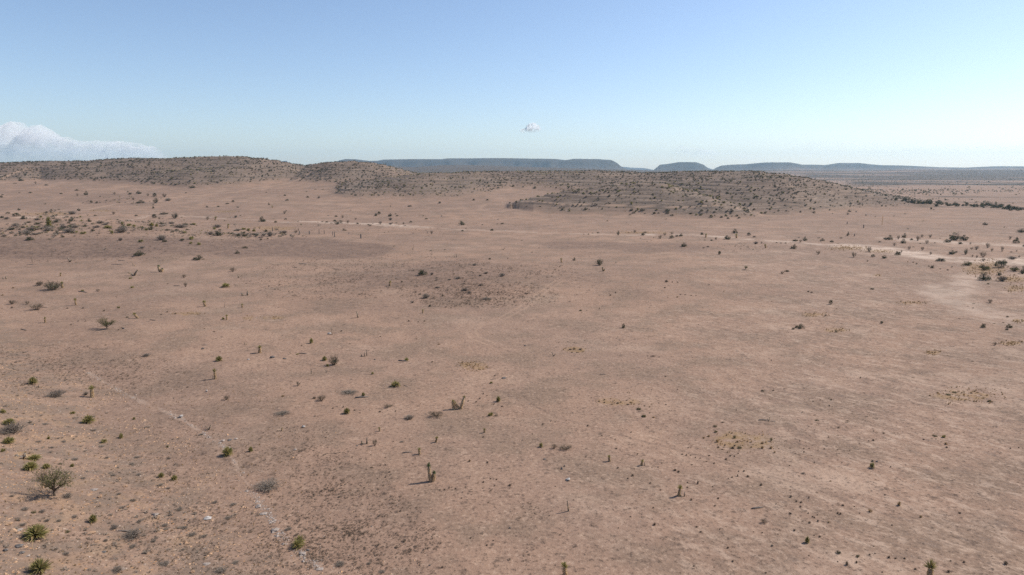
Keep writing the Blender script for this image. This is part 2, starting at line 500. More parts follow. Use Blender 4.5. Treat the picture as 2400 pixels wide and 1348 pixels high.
GOLD = [(105, 502, 60, 3, 90), (240, 494, 30, 1.6, 30), (530, 496, 26, 1.6, 25), (640, 535, 46, 5, 60), (1500, 545, 60, 2, 60),
        (1987, 581, 36, 4, 160), (2065, 589, 34, 3, 60), (2307, 628, 46, 14, 240), (2368, 654, 30, 6, 80), (2380, 676, 24, 6, 60),
        (1110, 859, 30, 9, 90), (1348, 819, 24, 6, 22), (2265, 928, 68, 14, 90), (1740, 1036, 78, 18, 75), (1907, 738, 28, 4, 50),
        (1961, 774, 25, 4, 40), (2138, 710, 28, 3, 40), (2185, 827, 16, 4, 30), (2370, 805, 24, 4, 45), (440, 735, 30, 3, 25),
        (582, 746, 11, 4, 16), (640, 745, 24, 3, 16), (2390, 752, 16, 4, 24), (2055, 646, 9, 2, 10), (1445, 943, 44, 8, 26),
        (60, 1070, 30, 12, 10)]

def build_ground():
    rings = [0.0, 14.0, 26.0]
    r = 34.0
    while r < 14600:
        rings.append(r)
        if r < 480: r += max(0.16, 2.4 * r * r / 56000)
        elif r < 1150: r += 3.2
        else: r *= 1.0105
    rings = np.array(rings)
    a = np.concatenate([np.linspace(-180, -60, 50)[:-1], np.linspace(-60, -41, 60)[:-1], np.linspace(-41, 41, 1180), np.linspace(41, 60, 60)[1:], np.linspace(60, 180, 50)[1:-1]])
    a = np.radians(a)
    nr, na = len(rings), len(a)
    R, A = np.meshgrid(rings[1:], a, indexing='ij')
    X, Y = R * np.sin(A), R * np.cos(A)
    X = X.ravel(); Y = Y.ravel()
    z, p, Yd, hm, mm, d, rise = height(X, Y, True)
    V = np.empty((len(X) + 1, 3))
    V[0] = (0, 0, float(height(np.array([0.0]), np.array([0.0]))[0]))
    V[1:, 0] = X; V[1:, 1] = Y; V[1:, 2] = z
    ii, jj = np.meshgrid(np.arange(nr - 2), np.arange(na), indexing='ij')
    j2 = (jj + 1) % na
    q = np.stack([1 + ii * na + jj, 1 + ii * na + j2, 1 + (ii + 1) * na + j2, 1 + (ii + 1) * na + jj], -1).reshape(-1, 4)
    q = q[:, ::-1]
    fan = np.stack([np.zeros(na, int), 1 + (np.arange(na) + 1) % na, 1 + np.arange(na), ], -1)
    me = bpy.data.meshes.new('ground')
    me.vertices.add(len(V)); me.vertices.foreach_set('co', V.astype(np.float32).ravel())
    loops = np.concatenate([q.ravel(), fan.ravel()]).astype(np.int32)
    me.loops.add(len(loops)); me.loops.foreach_set('vertex_index', loops)
    starts = np.concatenate([np.arange(len(q)) * 4, len(q) * 4 + np.arange(len(fan)) * 3]).astype(np.int32)
    me.polygons.add(len(starts)); me.polygons.foreach_set('loop_start', starts)
    me.polygons.foreach_set('use_smooth', np.ones(len(starts), bool))
    me.materials.append(M['ground'])
    # soil masks, all laid out in ground coordinates
    N = len(X)
    T = {k: np.zeros(N) for k in ('gravel', 'pale', 'gold', 'streak', 'scrub', 'track')}
    for s in ('945 640 1050 618 1180 624 1212 648 1190 690 1110 708 1010 704 985 682 870 676 845 655',):
        paint_poly(T['gravel'], X, Y, s, 30, 0.68)
    paint_poly(T['gravel'], X, Y, '1235 570 1330 562 1450 564 1600 570 1690 578 1640 592 1500 590 1330 582', 12, 0.75)
    paint_poly(T['gravel'], X, Y, '-300 560 0 556 300 560 560 560 700 558 850 568 935 584 880 598 700 608 500 613 200 602 0 592 -300 600', 14, 1.0)  # left rise: gravel, strengthened to paint in the shade of its front slope
    paint_poly(T['gravel'], X, Y, '560 690 720 680 860 700 1000 720 900 740 700 735', 9, 0.28)
    paint_poly(T['gravel'], X, Y, '0 830 200 825 330 870 420 910 330 925 150 920 0 900', 4, 0.35)
    paint_poly(T['gravel'], X, Y, '620 1010 760 1060 880 1130 980 1220 1030 1348 720 1348 640 1200', 4, 0.30)
    paint_poly(T['gravel'], X, Y, '120 462 260 455 380 462 330 480 180 480', 10, 0.5)
    # dark scrub belts of the far plain on the right
    def belt(r0, r1, pa, k):
        """thicket between the distances at which the rows r0 (far) and r1 (near) show on the plain"""
        Ya, Yb = CAM_H * F / (r1 - 402.0), CAM_H * F / (r0 - 402.0)
        q = np.log(np.maximum(Yd, 1)) + 0.30 * fbm(X / (0.30 * Ya), Y / (0.12 * Ya), 71 + int(r0), 5) - 0.00003 * (X - 600)
        m = sstep((q - math.log(Ya)) / 0.03) * sstep((math.log(Yb) - q) / 0.03) * sstep((p - pa) / 60.0)
        T['scrub'][:] = np.maximum(T['scrub'], k * m)
    belt(428, 437, 1960, 0.95); belt(415, 419.5, 1850, 0.85); belt(458, 463, 2120, 0.8); belt(474, 484, 2110, 0.35); belt(407.5, 409.5, 1800, 0.5)
    far = (p > 1700) & (Yd > 2600) & (Yd < 6500)
    T['scrub'][far] = np.maximum(T['scrub'][far], 0.8 * sstep(fbm(X[far] / 900, Yd[far] / 260, 71, 3) * 2 + 0.75))
    T['scrub'] = np.maximum(T['scrub'], 0.85 * sstep((Yd - 2600) / 900) * sstep((1900 - p) / 200))
    # pale wash
    paint_line(T['pale'], X, Y, '0 510 150 508 353 504 479 509 600 516 676 521 776 523 877 528 978 534 1104 539 1200 542 1350 549 1480 551', 2.4, 0.38, 6)
    paint_line(T['pale'], X, Y, '1480 551 1603 550 1679 554 1767 562 1876 569 1976 579 2040 585', 3.0, 0.65, 6)
    paint_line(T['pale'], X, Y, '1990 578 2103 590 2178 604 2280 612 2450 616', 9, 0.9, 12)
    paint_line(T['pale'], X, Y, '2100 560 2200 566 2320 572 2450 578', 8, 0.55, 8)
    paint_line(T['pale'], X, Y, '700 519 860 524 1000 533', 5, 0.7, 4)
    paint_line(T['pale'], X, Y, '2280 650 2200 690 2320 740 2450 770', 6, 0.45, 7)
    # limestone edge of the stony slope
    paint_line(T['pale'], X, Y, '205 872 260 905 330 940 400 970 470 1010 530 1050 560 1100 590 1150 620 1200 650 1245 700 1290 745 1330', 0.20, 0.22, 0.9)
    # roads and wheel tracks
    for s, w, k in (('40 503 60 500 207 491 272 478 335 470 403 463 479 457 555 450 600 441 650 434 683 428 705 417 721 408 741 398', 1.6, 0.7),
                    ('1222 472 1326 479 1452 481 1578 484 1640 484 1680 482', 1.0, 0.9), ('5 417 38 404 66 397', 3, 0.8),
                    ('1800 520 1901 514 2027 513 2153 514 2279 518 2400 522', 2.2, 0.5), ('1180 480 1140 478 1120 492 1180 497', 2.0, 0.4),
                    ('1680 482 1760 497 1860 507', 2.0, 0.5), ('400 463 520 468 640 476 860 480', 2.0, 0.4)):
        paint_line(T['track'], X, Y, s, w, k, 0.4)
    lx, ly = poly_world('1310 658 1278 680 1243 707 1222 722 1180 745 1122 762 1104 775 1112 792 1150 806')
    k = (X > lx.min() - 9) & (X < lx.max() + 9) & (Y > ly.min() - 9) & (Y < ly.max() + 9)
    dd = seg_dist(X[k], Y[k], lx, ly)
    T['track'][k] = np.maximum(T['track'][k], 0.55 * np.exp(-((dd - 0.95) / 0.3) ** 2))
    for s, w, kk in (('1160 918 1300 982 1500 1038 1700 1090 1900 1150 2100 1220 2400 1322', 0.2, 0.22), ('1100 905 1240 945 1400 985', 0.2, 0.15)):
        paint_line(T['track'], X, Y, s, w, kk, 0.1)
    for s, w, kk in (('1165 913 1305 977 1505 1033 1705 1085 1905 1145 2105 1215', 0.22, 0.5), ('655 832 745 852 870 873', 0.25, 0.55), ('648 836 738 857 862 878', 0.25, 0.5)):
        paint_line(T['gravel'], X, Y, s, w, kk, 0.1)
    for cx, cy, rx, ry, n in GOLD:
        x0, y0, _, dep = px_hit([cx], [cy])
        paint_poly(T['gold'], X, Y, ell(cx, cy, rx, ry), max(0.6, 0.3 * rx * dep[0] / F), 0.9)
    T['streak'] = sstep((p - 1250) / 700 + 0.6 * fbm(X / 40., Y / 40., 51, 3)) * sstep((520 - Yd) / 250)
    T['hill'] = hm
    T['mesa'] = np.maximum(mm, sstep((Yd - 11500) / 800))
    T['stony'] = sstep(d / 7.0) * (np.hypot(X, Y) < 260)
    T['gravel'] = np.maximum(T['gravel'], (0.22 + 0.14 * sstep((1300 - p) / 900)) * sstep(fbm(X / 48., Y / 75., 61, 5) * 2.4 + 0.35) * (Yd < 1100))
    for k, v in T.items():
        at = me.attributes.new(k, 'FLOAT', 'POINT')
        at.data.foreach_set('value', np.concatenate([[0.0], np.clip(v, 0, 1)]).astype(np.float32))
    me.update(calc_edges=True)
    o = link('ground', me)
    tag(o, 'pink tan desert ground with gravel patches, hills and flat topped mesas', 'ground', None, 'structure')
    return o

build_ground()

# ------------------------------------------------------------------ plant and rock kinds
class GB:
    """collects geometry for one mesh"""
    def __init__(s): s.v = []; s.f = []; s.m = []
    def blade(s, a, b, w, mi=0, bend=0.0, flat=None):
        a = np.asarray(a, float); b = np.asarray(b, float)
        d = b - a
        r = np.random.default_rng(len(s.v)).normal(size=3) if flat is None else np.asarray(flat, float)
        n = np.cross(d, r); n = n / (np.linalg.norm(n) + 1e-9) * w / 2
        i = len(s.v)
        if bend:
            m = (a + b) / 2 + np.array([0, 0, bend * np.linalg.norm(d)])
            s.v += [a - n * 0.8, a + n * 0.8, m + n, m - n, b]
            s.f += [(i, i + 1, i + 2, i + 3), (i + 3, i + 2, i + 4)]; s.m += [mi, mi]
        else:
            s.v += [a - n, a + n, b]; s.f += [(i, i + 1, i + 2)]; s.m += [mi]
    def leaf(s, c, size, rg, mi=0):
        a, b = rg.normal(size=3), rg.normal(size=3)
        a = a / np.linalg.norm(a); b = np.cross(a, b); b = b / np.linalg.norm(b)
        c = np.asarray(c); i = len(s.v)
        s.v += [c - a * size, c + b * size * 0.55, c + a * size, c - b * size * 0.55]
        s.f += [(i, i + 1, i + 2, i + 3)]; s.m += [mi]
    def tube(s, pts, rad, sides=5, mi=0):
        pts = [np.asarray(q, float) for q in pts]
        i0 = len(s.v)
        for k, q in enumerate(pts):
            d = pts[min(k + 1, len(pts) - 1)] - pts[max(k - 1, 0)]
            d = d / (np.linalg.norm(d) + 1e-9)
            u = np.cross(d, (0.3, 1, 0.1)); u = u / (np.linalg.norm(u) + 1e-9); w = np.cross(d, u)
            for j in range(sides):
                t = 2 * math.pi * j / sides
                s.v.append(q + rad[k] * (math.cos(t) * u + math.sin(t) * w))
        for k in range(len(pts) - 1):
            for j in range(sides):
                a, b = i0 + k * sides + j, i0 + k * sides + (j + 1) % sides
                s.f.append((a, b, b + sides, a + sides)); s.m.append(mi)
        s.f.append(tuple(i0 + (len(pts) - 1) * sides + j for j in range(sides))); s.m.append(mi)
        s.f.append(tuple(i0 + sides - 1 - j for j in range(sides))); s.m.append(mi)
    def mesh(s, name, mats, smooth=False):
        return new_mesh(name, np.array(s.v), s.f, mats, s.m, smooth)

def rosette(g, c, R, n, rg, lo=-15, up=1.0, w=0.045):
    for _ in range(n):
        az = rg.uniform(0, 2 * math.pi)
        el = math.radians(lo + (88 - lo) * rg.uniform(0, 1) ** 0.85)
        L = R * rg.uniform(0.75, 1.05)
        d = np.array([math.cos(az) * math.cos(el), math.sin(az) * math.cos(el), math.sin(el) * up])
        g.blade(np.asarray(c) + d * R * 0.08, np.asarray(c) + d * L, R * w * 2, 0, bend=0.03)

def skirt(g, c, R, n, rg, drop=0.7):
    for _ in range(n):
        az = rg.uniform(0, 2 * math.pi)
        L = R * rg.uniform(0.5, 1.0)
        d = np.array([math.cos(az), math.sin(az), -rg.uniform(0.2, 1.4) * drop])
        d = d / np.linalg.norm(d)
        e = np.asarray(c) + d * L
        e[2] = max(e[2], 0.02)
        g.blade(np.asarray(c) + d * R * 0.05, e, R * 0.09, 0)

def thatch(g, pts, rad, n, rg, L=0.16):
    pts = [np.asarray(q, float) for q in pts]
    for _ in range(n):
        t = rg.uniform(0.05, len(pts) - 1.001); k = int(t); f = t - k
        q = pts[k] * (1 - f) + pts[k + 1] * f
        r = rad[k] * (1 - f) + rad[k + 1] * f
        az = rg.uniform(0, 2 * math.pi)
        o = np.array([math.cos(az), math.sin(az), 0.0])
        a = q + o * r * 0.9 + np.array([0, 0, 0.04])
        b = q + o * (r + L * rg.uniform(0.15, 0.5)) - np.array([0, 0, L * rg.uniform(0.5, 1)])
        b[2] = max(b[2], 0.01)
        g.blade(a, b, 0.05, 0)

def stems(g, n, rg, spread=0.45, h=0.9, r0=0.012, seg=3, mi=0, fork=0):
    tips = []
    for _ in range(n):
        az = rg.uniform(0, 2 * math.pi); e = rg.uniform(0.1, 1) ** 0.7
        tip = np.array([math.cos(az) * spread * e, math.sin(az) * spread * e, h * (1 - 0.45 * e * e) * rg.uniform(0.7, 1)])
        p0 = np.array([math.cos(az) * 0.04, math.sin(az) * 0.04, -0.02])
        mid = (p0 + tip) / 2 + rg.normal(size=3) * 0.035 + np.array([0, 0, -0.05])
        g.tube([p0, mid, tip], [r0, r0 * 0.7, r0 * 0.3], 3, mi)
        tips.append(tip)
        for _ in range(fork):
            q = mid + (tip - mid) * rg.uniform(0, 0.6)
            t2 = q + (tip - mid) * 0.5 + rg.normal(size=3) * 0.11
            t2[2] = max(t2[2], 0.05)
            g.tube([q, (q + t2) / 2 + rg.normal(size=3) * 0.02, t2], [r0 * 0.6, r0 * 0.45, r0 * 0.2], 3, mi)
            tips.append(t2)
    return tips

def kind_parts(kind, v):
    """returns [(part name, GB, material)] for a unit plant: width and height about 1"""
    rg = np.random.default_rng(100 * ord(kind[0]) + v)
    P = []
    if kind == 'Y':                                         # yucca rosette on the ground
        a = GB(); b = GB()
        heads = [[(0, 0, 0.22)], [(0, 0, 0.22)], [(-0.16, 0, 0.2), (0.2, 0.08, 0.16)], [(-0.18, 0.1, 0.2), (0.12, -0.1, 0.22), (0.2, 0.2, 0.15)]][v % 4]
        R = 0.52 if len(heads) == 1 else 0.38
        for h in heads:
            rosette(a, h, R * 1.08, 300 // len(heads), rg, -22, 1.4)
            skirt(b, (h[0], h[1], h[2] - 0.02), R * 0.95, 60 // len(heads), rg)
        P = [('leaves', a, 'yleaf'), ('dead_leaves', b, 'dead')]
    elif kind in 'TQW':                                     # trunk yucca: single, double, triple
        t = GB(); a = GB(); b = GB()
        if kind == 'T':
            lean = rg.uniform(-0.22, 0.22)
            tr = [([(0, 0, -0.03), (lean * 0.4, 0, 0.3), (lean, 0, 0.62)], [0.13, 0.12, 0.10], 0.40)]
        elif kind == 'Q':
            tr = [([(0, 0, -0.03), (-0.13, 0, 0.3), (-0.19, 0, 0.82)], [0.13, 0.11, 0.10], 0.24), ([(0.03, 0, -0.03), (0.08, 0, 0.2), (0.16, 0.02, 0.40)], [0.12, 0.12, 0.11], 0.2)]
        else:
            tr = [([(-0.3, 0, -0.03), (-0.32, 0, 0.3), (-0.36, 0, 0.62)], [0.062, 0.06, 0.055], 0.16), ([(0.05, 0, -0.03), (-0.08, 0.02, 0.28), (-0.22, 0, 0.5)], [0.06, 0.055, 0.045], 0.1),
                  ([(0.1, 0, -0.03), (0.2, 0, 0.35), (0.36, 0, 0.85)], [0.062, 0.058, 0.05], 0.15)]
        for pts, rad, R in tr:
            t.tube(pts, rad, 8)
            thatch(b, pts, rad, 190 if kind == 'T' else 120, rg, 0.2)
            top = pts[-1]
            rosette(a, (top[0], top[1], top[2] + 0.03), R, 60, rg, -5 if kind == 'T' else -25, 1.0, 0.06)
            skirt(b, top, R * 0.95, 34, rg, 1.2)
            if kind == 'T':
                skirt(b, (0, 0, 0.34), 0.36, 70, rg, 1.6)
        P = [('trunk', t, 'trunk'), ('dead_leaves', b, 'dead'), ('leaves', a, 'yleaf' if kind != 'Q' else 'gleaf')]
    elif kind == 'D':                                       # dead yucca stumps
        t = GB(); b = GB()
        sets = [[[(0, 0, -0.03), (0.03, 0, 0.5), (-0.04, 0, 0.98)]], [[(0, 0, -0.03), (0.14, 0, 0.45), (0.3, 0, 0.92)], [(0, 0, 0), (-0.2, 0.05, 0.3), (-0.42, 0, 0.55)]],
                [[(0.05, 0, -0.03), (0.0, 0, 0.4), (-0.12, 0, 0.95)]], [[(-0.25, 0, -0.03), (-0.3, 0, 0.5)], [(0.2, 0, -0.03), (0.24, 0, 0.95)], [(0.0, 0.1, 0), (-0.35, 0.1, 0.12)]]][v % 4]
        for pts in sets:
            rad = list(np.linspace(0.085, 0.05, len(pts)))
            t.tube(pts, rad, 7)
            thatch(b, pts, rad, 45, rg, 0.13)
        P = [('trunk', t, 'grey'), ('dead_leaves', b, 'dead')]
    elif kind == 'L':                                       # fallen trunk, length 1 along x
        t = GB(); b = GB()
        pts = [(-0.5, 0, 0.05), (-0.15, 0.03, 0.06), (0.2, -0.02, 0.06), (0.5, 0.02, 0.04)]
        t.tube(pts, [0.055, 0.06, 0.05, 0.035], 8)
        t.tube([(0.1, 0, 0.06), (0.22, 0.1, 0.12)], [0.03, 0.015], 5)
        for _ in range(26):
            x = rg.uniform(-0.5, 0.5)
            b.blade((x, rg.uniform(-.05, .05), 0.07), (x + rg.uniform(-.1, .1), rg.uniform(-.14, .14), rg.uniform(0.01, 0.14)), 0.02)
        P = [('trunk', t, 'grey'), ('dead_leaves', b, 'dead')]
    elif kind in 'PJ':
        t = GB()
        t.tube([(0, 0, -0.05), (0.02, 0, 0.5), (0.0, 0, 1.0)], [0.5, 0.45, 0.4], 7)
        P = [('post', t, 'grey' if kind == 'P' else 'dead')]
    elif kind in 'SKHGONM':
        t = GB(); a = GB()
        if kind in 'SKH':                                   # dense dark shrub
            tips = stems(t, 20, rg, 0.42, 0.85, 0.014, fork=1)
            lobes = []
            for _ in range(17):
                az = rg.uniform(0, 2 * math.pi); rr = 0.36 * rg.uniform(0, 1) ** 0.5
                lobes.append(np.array([math.cos(az) * rr, math.sin(az) * rr, 0.08 + rg.uniform(0.0, 0.74) * (1 - (rr / 0.42) ** 2)]))
            for _ in range(950):
                c = lobes[rg.integers(len(lobes))]
                d = rg.normal(size=3); d /= np.linalg.norm(d)
                q = c + d * rg.uniform(0.5, 1) * np.array([0.15, 0.15, 0.14])
                q[2] = abs(q[2]) * 0.98 + 0.02
                a.leaf(q, rg.uniform(0.022, 0.042), rg)
            P = [('branches', t, 'brown'), ('foliage', a, {'S': 'leaf', 'K': 'olive', 'H': 'hillleaf'}[kind])]
        elif kind == 'G':                                   # grey twiggy bush
            tips = stems(t, 80, rg, 0.5, 0.95, 0.012, fork=2)
            for q in tips:
                for _ in range(4):
                    w_ = q * rg.uniform(0.45, 1.0) + rg.normal(size=3) * 0.05
                    a.leaf((w_[0], w_[1], abs(w_[2])), rg.uniform(0.014, 0.030), rg)
            P = [('branches', t, 'twig'), ('foliage', a, 'greyleaf')]
        elif kind in 'ON':                                  # thin open bush
            tips = stems(t, 22, rg, 0.46, 1.0, 0.012, fork=3)
            for q in tips:
                for _ in range(7 if kind == 'O' else 14):
                    w_ = q * rg.uniform(0.6 if kind == 'O' else 0.35, 1.02) + rg.normal(size=3) * 0.06
                    a.leaf((w_[0], w_[1], abs(w_[2])), rg.uniform(0.014, 0.030), rg)
            P = [('branches', t, 'brown'), ('foliage', a, 'brownleaf' if kind == 'O' else 'leaf')]
        else:                                               # small mesquite tree
            base = [(0, 0, -0.03), (0.02, 0, 0.16), (-0.01, 0.01, 0.3)]
            t.tube(base, [0.035, 0.028, 0.022], 7)
            tips = []
            for _ in range(16):
                az = rg.uniform(0, 2 * math.pi); e = rg.uniform(0.3, 1)
                tip = np.array([math.cos(az) * 0.47 * e, math.sin(az) * 0.47 * e, rg.uniform(0.6, 0.97) - 0.2 * e])
                s0 = np.array([0, 0, rg.uniform(0.1, 0.3)])
                mid = (s0 + tip) / 2 + rg.normal(size=3) * 0.04
                t.tube([s0, mid, tip], [0.016, 0.011, 0.004], 4)
                tips += [tip, (mid + tip) / 2]
                for _ in range(4):
                    t2 = tip + rg.normal(size=3) * 0.1
                    t.tube([mid, (mid + t2) / 2 + rg.normal(size=3) * .02, t2], [0.008, 0.006, 0.002], 3)
                    tips.append(t2)
            for q in tips:
                for _ in range(20):
                    a.leaf(q + rg.normal(size=3) * 0.065, rg.uniform(0.012, 0.026), rg)
            P = [('branches', t, 'brown'), ('foliage', a, 'olive')]
    elif kind in 'UV':                                      # tussock: dark or golden
        a = GB()
        for _ in range(70):
            az = rg.uniform(0, 2 * math.pi); e = rg.uniform(0, 1)
            b0 = np.array([math.cos(az), math.sin(az), 0]) * rg.uniform(0, 0.18)
            tp = np.array([math.cos(az) * 0.5 * e, math.sin(az) * 0.5 * e, 0.95 - 0.55 * e * e])
            a.blade(b0, tp, 0.05, 0, bend=0.06)
        P = [('blades', a, 'tuft' if kind == 'U' else 'gold')]
    else:                                                   # rocks R (pale) X (dark) Z (white) C (ochre)
        import bmesh
        bm = bmesh.new()
        bmesh.ops.create_icosphere(bm, subdivisions=3, radius=0.5)
        a = GB()
        n1, n2 = rg.normal(size=(6, 3)), rg.uniform(0.26, 0.46, 6)
        for vv in bm.verts:
            c = np.array(vv.co)
            for nn, dd in zip(n1, n2):                      # cut flat faces
                nn = nn / np.linalg.norm(nn)
                over = c @ nn - dd * 0.9
                if over > 0: c = c - nn * over * 0.9
            c = c * (1 + 0.30 * float(fbm(np.array(c[0] * 4 + v), np.array(c[1] * 4 + c[2] * 3), v, 3)))
            a.v.append(np.array([c[0], c[1], c[2] + 0.3]))
        a.f = [tuple(x.index for x in f.verts) for f in bm.faces]; a.m = [0] * len(a.f)
        bm.free()
        P = [('stone', a, {'R': 'lime', 'X': 'darkrock', 'Z': 'white', 'C': 'ochre'}[kind])]
    return P

NAMES = dict(Y='yucca', T='trunk_yucca', Q='trunk_yucca', W='trunk_yucca', D='dead_yucca', L='fallen_trunk', P='post', J='flower_stalk', S='shrub', K='shrub', H='shrub',
             G='grey_bush', O='open_bush', N='open_bush', M='mesquite_tree', U='grass_tussock', V='grass_tussock', R='rock', X='rock', Z='rock', C='rock')
CATS = dict(Y='yucca', T='yucca', Q='yucca', W='yucca', D='dead yucca', L='log', P='post', J='flower stalk', S='shrub', K='shrub', H='shrub', G='bush', O='bush', N='bush',
            M='tree', U='grass tussock', V='grass tussock', R='rock', X='rock', Z='rock', C='rock')
NV = dict(Y=4, T=3, D=4, S=5, K=3, G=4, O=4, N=3, M=3, U=3, V=3, R=4, X=3, Z=3, C=2, L=2)
CACHE = {}
def kind_meshes(kind, v):
    k = (kind, v)
    if k not in CACHE:
        parts = kind_parts(kind, v)
        sep = [(n, g.mesh(NAMES[kind] + '_' + n, [M[m]], kind in 'TQWDLP' and n in ('trunk', 'post'))) for n, g, m in parts]
        j = GB(); mats = []
        for q, (n, g, m) in enumerate(parts):
            o = len(j.v); j.v += g.v; j.f += [tuple(i + o for i in f) for f in g.f]; j.m += [q] * len(g.f); mats.append(M[m])
        CACHE[k] = (sep, j.mesh(NAMES[kind], mats, kind in 'RXZC' and False))
    return CACHE[k]

def put(kind, x, y, z, w, h, rot=None, v=None, with_parts=True, lean=0.0):
    v = random.randrange(NV.get(kind, 1)) if v is None else v
    sep, joined = kind_meshes(kind, v)
    name = NAMES[kind]
    if with_parts and len(sep) > 1:
        o = bpy.data.objects.new(name, None); o.empty_display_size = 0.3
        col.objects.link(o)
        for n, me in sep: link(n, me, o)
    else:
        o = link(name, joined)
    o.location = (x, y, z)
    o.scale = (w, w, h)
    if rot is None: rot = random.uniform(0, 2 * math.pi)
    o.rotation_euler = (0, lean, rot)
    return o

# ------------------------------------------------------------------ where each thing stands (read off enlarged parts of the photograph)
# each row: x y width height kind  [@ short name | full label]
CROPS = {'A': (0, 340, 3.965), 'B': (600, 340, 3.965), 'C': (1200, 340, 3.965), 'D': (1800, 340, 3.965),
         'E': (0, 600, 3.547), 'F': (600, 600, 3.547), 'G': (1200, 600, 3.547), 'H': (1800, 600, 3.547),
         'I': (0, 968, 3.547), 'J': (600, 968, 3.547), 'K': (1200, 968, 3.547), 'L': (1800, 968, 3.547)}
ITEMS = {}
ITEMS['A'] = '''
175 608 30 20 S; 735 612 34 28 S; 668 645 75 35 G; 75 640 40 18 S; 150 665 70 35 S; 225 690 60 40 S; 385 675 30 25 Y
455 765 60 100 Y @tall yucca of the left rise|tall dark branching yucca standing highest on the scrubby rise at far left; 520 722 45 40 S; 665 710 50 40 S; 145 755 80 35 G; 285 790 80 35 G; 250 830 90 45 G; 465 775 70 30 G
640 815 110 50 G @wide grey bush of the rise|wide grey bush low on the left rise, broadest of the scrub there; 525 825 60 30 S; 775 828 60 35 Y; 280 885 75 40 S; 580 858 35 25 S; 830 715 50 30 S; 930 730 75 30 G
1130 815 110 55 G @hazy grey bush of the rise|large hazy grey bush with a yellow yucca at its left edge; 1040 825 35 45 Y; 1200 755 50 35 Y; 1250 760 40 30 Y; 1000 775 90 30 Y; 1135 735 30 25 Y; 1405 790 60 40 S; 1455 760 45 40 Y; 1315 770 40 25 Y; 1410 755 50 35 Y; 1360 795 35 30 Y
1680 770 130 35 G @long low bush on the rise|long low grey bush stretched along the crest of the left rise; 1550 797 40 20 S; 1435 680 45 40 S
1625 685 70 55 N @round tree by the wash|round topped dark bush on a stem, left of the pale wash behind the rise; 1530 645 90 20 S
1500 885 90 55 G @grey bush pair|tall rounded grey bush on the dark face of the left rise; 1530 903 50 30 S; 1120 890 45 32 G; 1310 903 55 35 Y; 1690 890 60 22 S; 1780 880 60 45 Y; 1775 920 40 28 Y; 1845 930 45 35 Y; 1320 960 50 22 G
1295 1032 105 55 S @dark mound bush|dark mounded bush at the foot of the left rise's gravel face; 1845 1070 95 48 S @lone dark bush on gravel|lone dark flat bush on the bare dark gravel, right end of the rise
1960 835 50 35 G; 2030 845 90 45 S; 2210 850 50 32 S; 2270 850 65 32 S; 2360 835 50 20 S; 1990 785 40 30 Y; 2015 770 80 35 G; 2120 775 45 45 T; 2210 800 60 25 G; 2260 790 55 30 Y; 2310 800 40 28 Y; 2360 805 40 25 Y
2000 700 30 38 T; 1930 695 35 35 O; 2190 675 30 20 S; 2205 1010 45 28 S; 2275 960 60 20 S; 2215 1235 40 30 D; 1495 1180 75 65 Q @green headed yucca|yucca with two dark green heads on short thick stems, long shadow to its left
1245 1215 85 62 D 1 @forked dead yucca|dead forked yucca, two bare arms spread wide like antlers; 1245 1125 25 30 D; 650 1085 50 45 D; 300 1090 22 52 D 0; 285 1113 100 22 L; 485 1035 25 35 D; 515 985 25 30 D; 975 975 30 25 D; 1130 1075 60 25 L; 1085 1112 100 15 L
560 1220 22 35 T; 45 1245 40 30 D; 1215 1243 40 18 Y; 2165 1180 60 50 O; 1710 1235 45 35 O; 1645 1310 60 25 L; 1725 1320 35 45 O; 370 1305 70 35 O
715 425 35 15 S; 800 465 40 35 S; 850 540 30 25 S; 900 542 30 20 S; 565 455 35 12 S; 930 485 25 15 S
1450 540 55 50 N @bush where the road passes|dark upright bush where the pale dirt road passes the shrub patch; 1305 540 80 25 S; 1560 520 60 30 G; 1210 460 35 22 S; 1290 455 50 30 S; 1240 510 35 25 O; 1065 460 30 25 O; 1435 480 45 35 S; 1530 485 45 35 O; 1375 475 30 30 O; 1240 550 25 30 D
1925 580 28 15 S; 2165 532 28 20 S; 2110 548 40 12 S; 2210 582 28 14 S; 2030 575 30 15 S; 1425 590 22 22 S; 1055 645 35 30 O; 1730 448 30 12 S; 1785 400 70 22 S; 1480 690 25 20 O; 815 655 20 20 D; 1265 660 35 14 S; 885 660 30 14 S; 475 630 30 18 S; 430 632 35 15 S
15 490 30 20 S; 25 465 30 12 S; 200 332 50 20 S; 185 448 25 12 S; 280 447 35 12 S; 140 358 40 10 S; 430 375 35 12 S; 330 362 20 28 O; 420 553 20 14 S; 545 602 30 12 S; 1190 440 24 14 S; 990 520 30 14 O; 1110 540 26 14 O; 720 475 20 30 O; 345 700 60 25 G; 60 690 55 25 G; 20 680 40 25 S; 105 790 60 24 G; 210 770 44 22 S; 350 740 60 26 S; 700 770 70 28 G; 430 800 60 22 G; 40 850 60 24 G; 330 835 70 22 G; 590 770 60 24 G; 900 770 60 26 G; 860 800 44 22 S; 1500 735 50 24 S; 1590 735 60 26 G; 1800 745 50 22 Y; 1730 740 40 20 S; 1150 770 40 26 Y; 980 745 60 26 G
'''
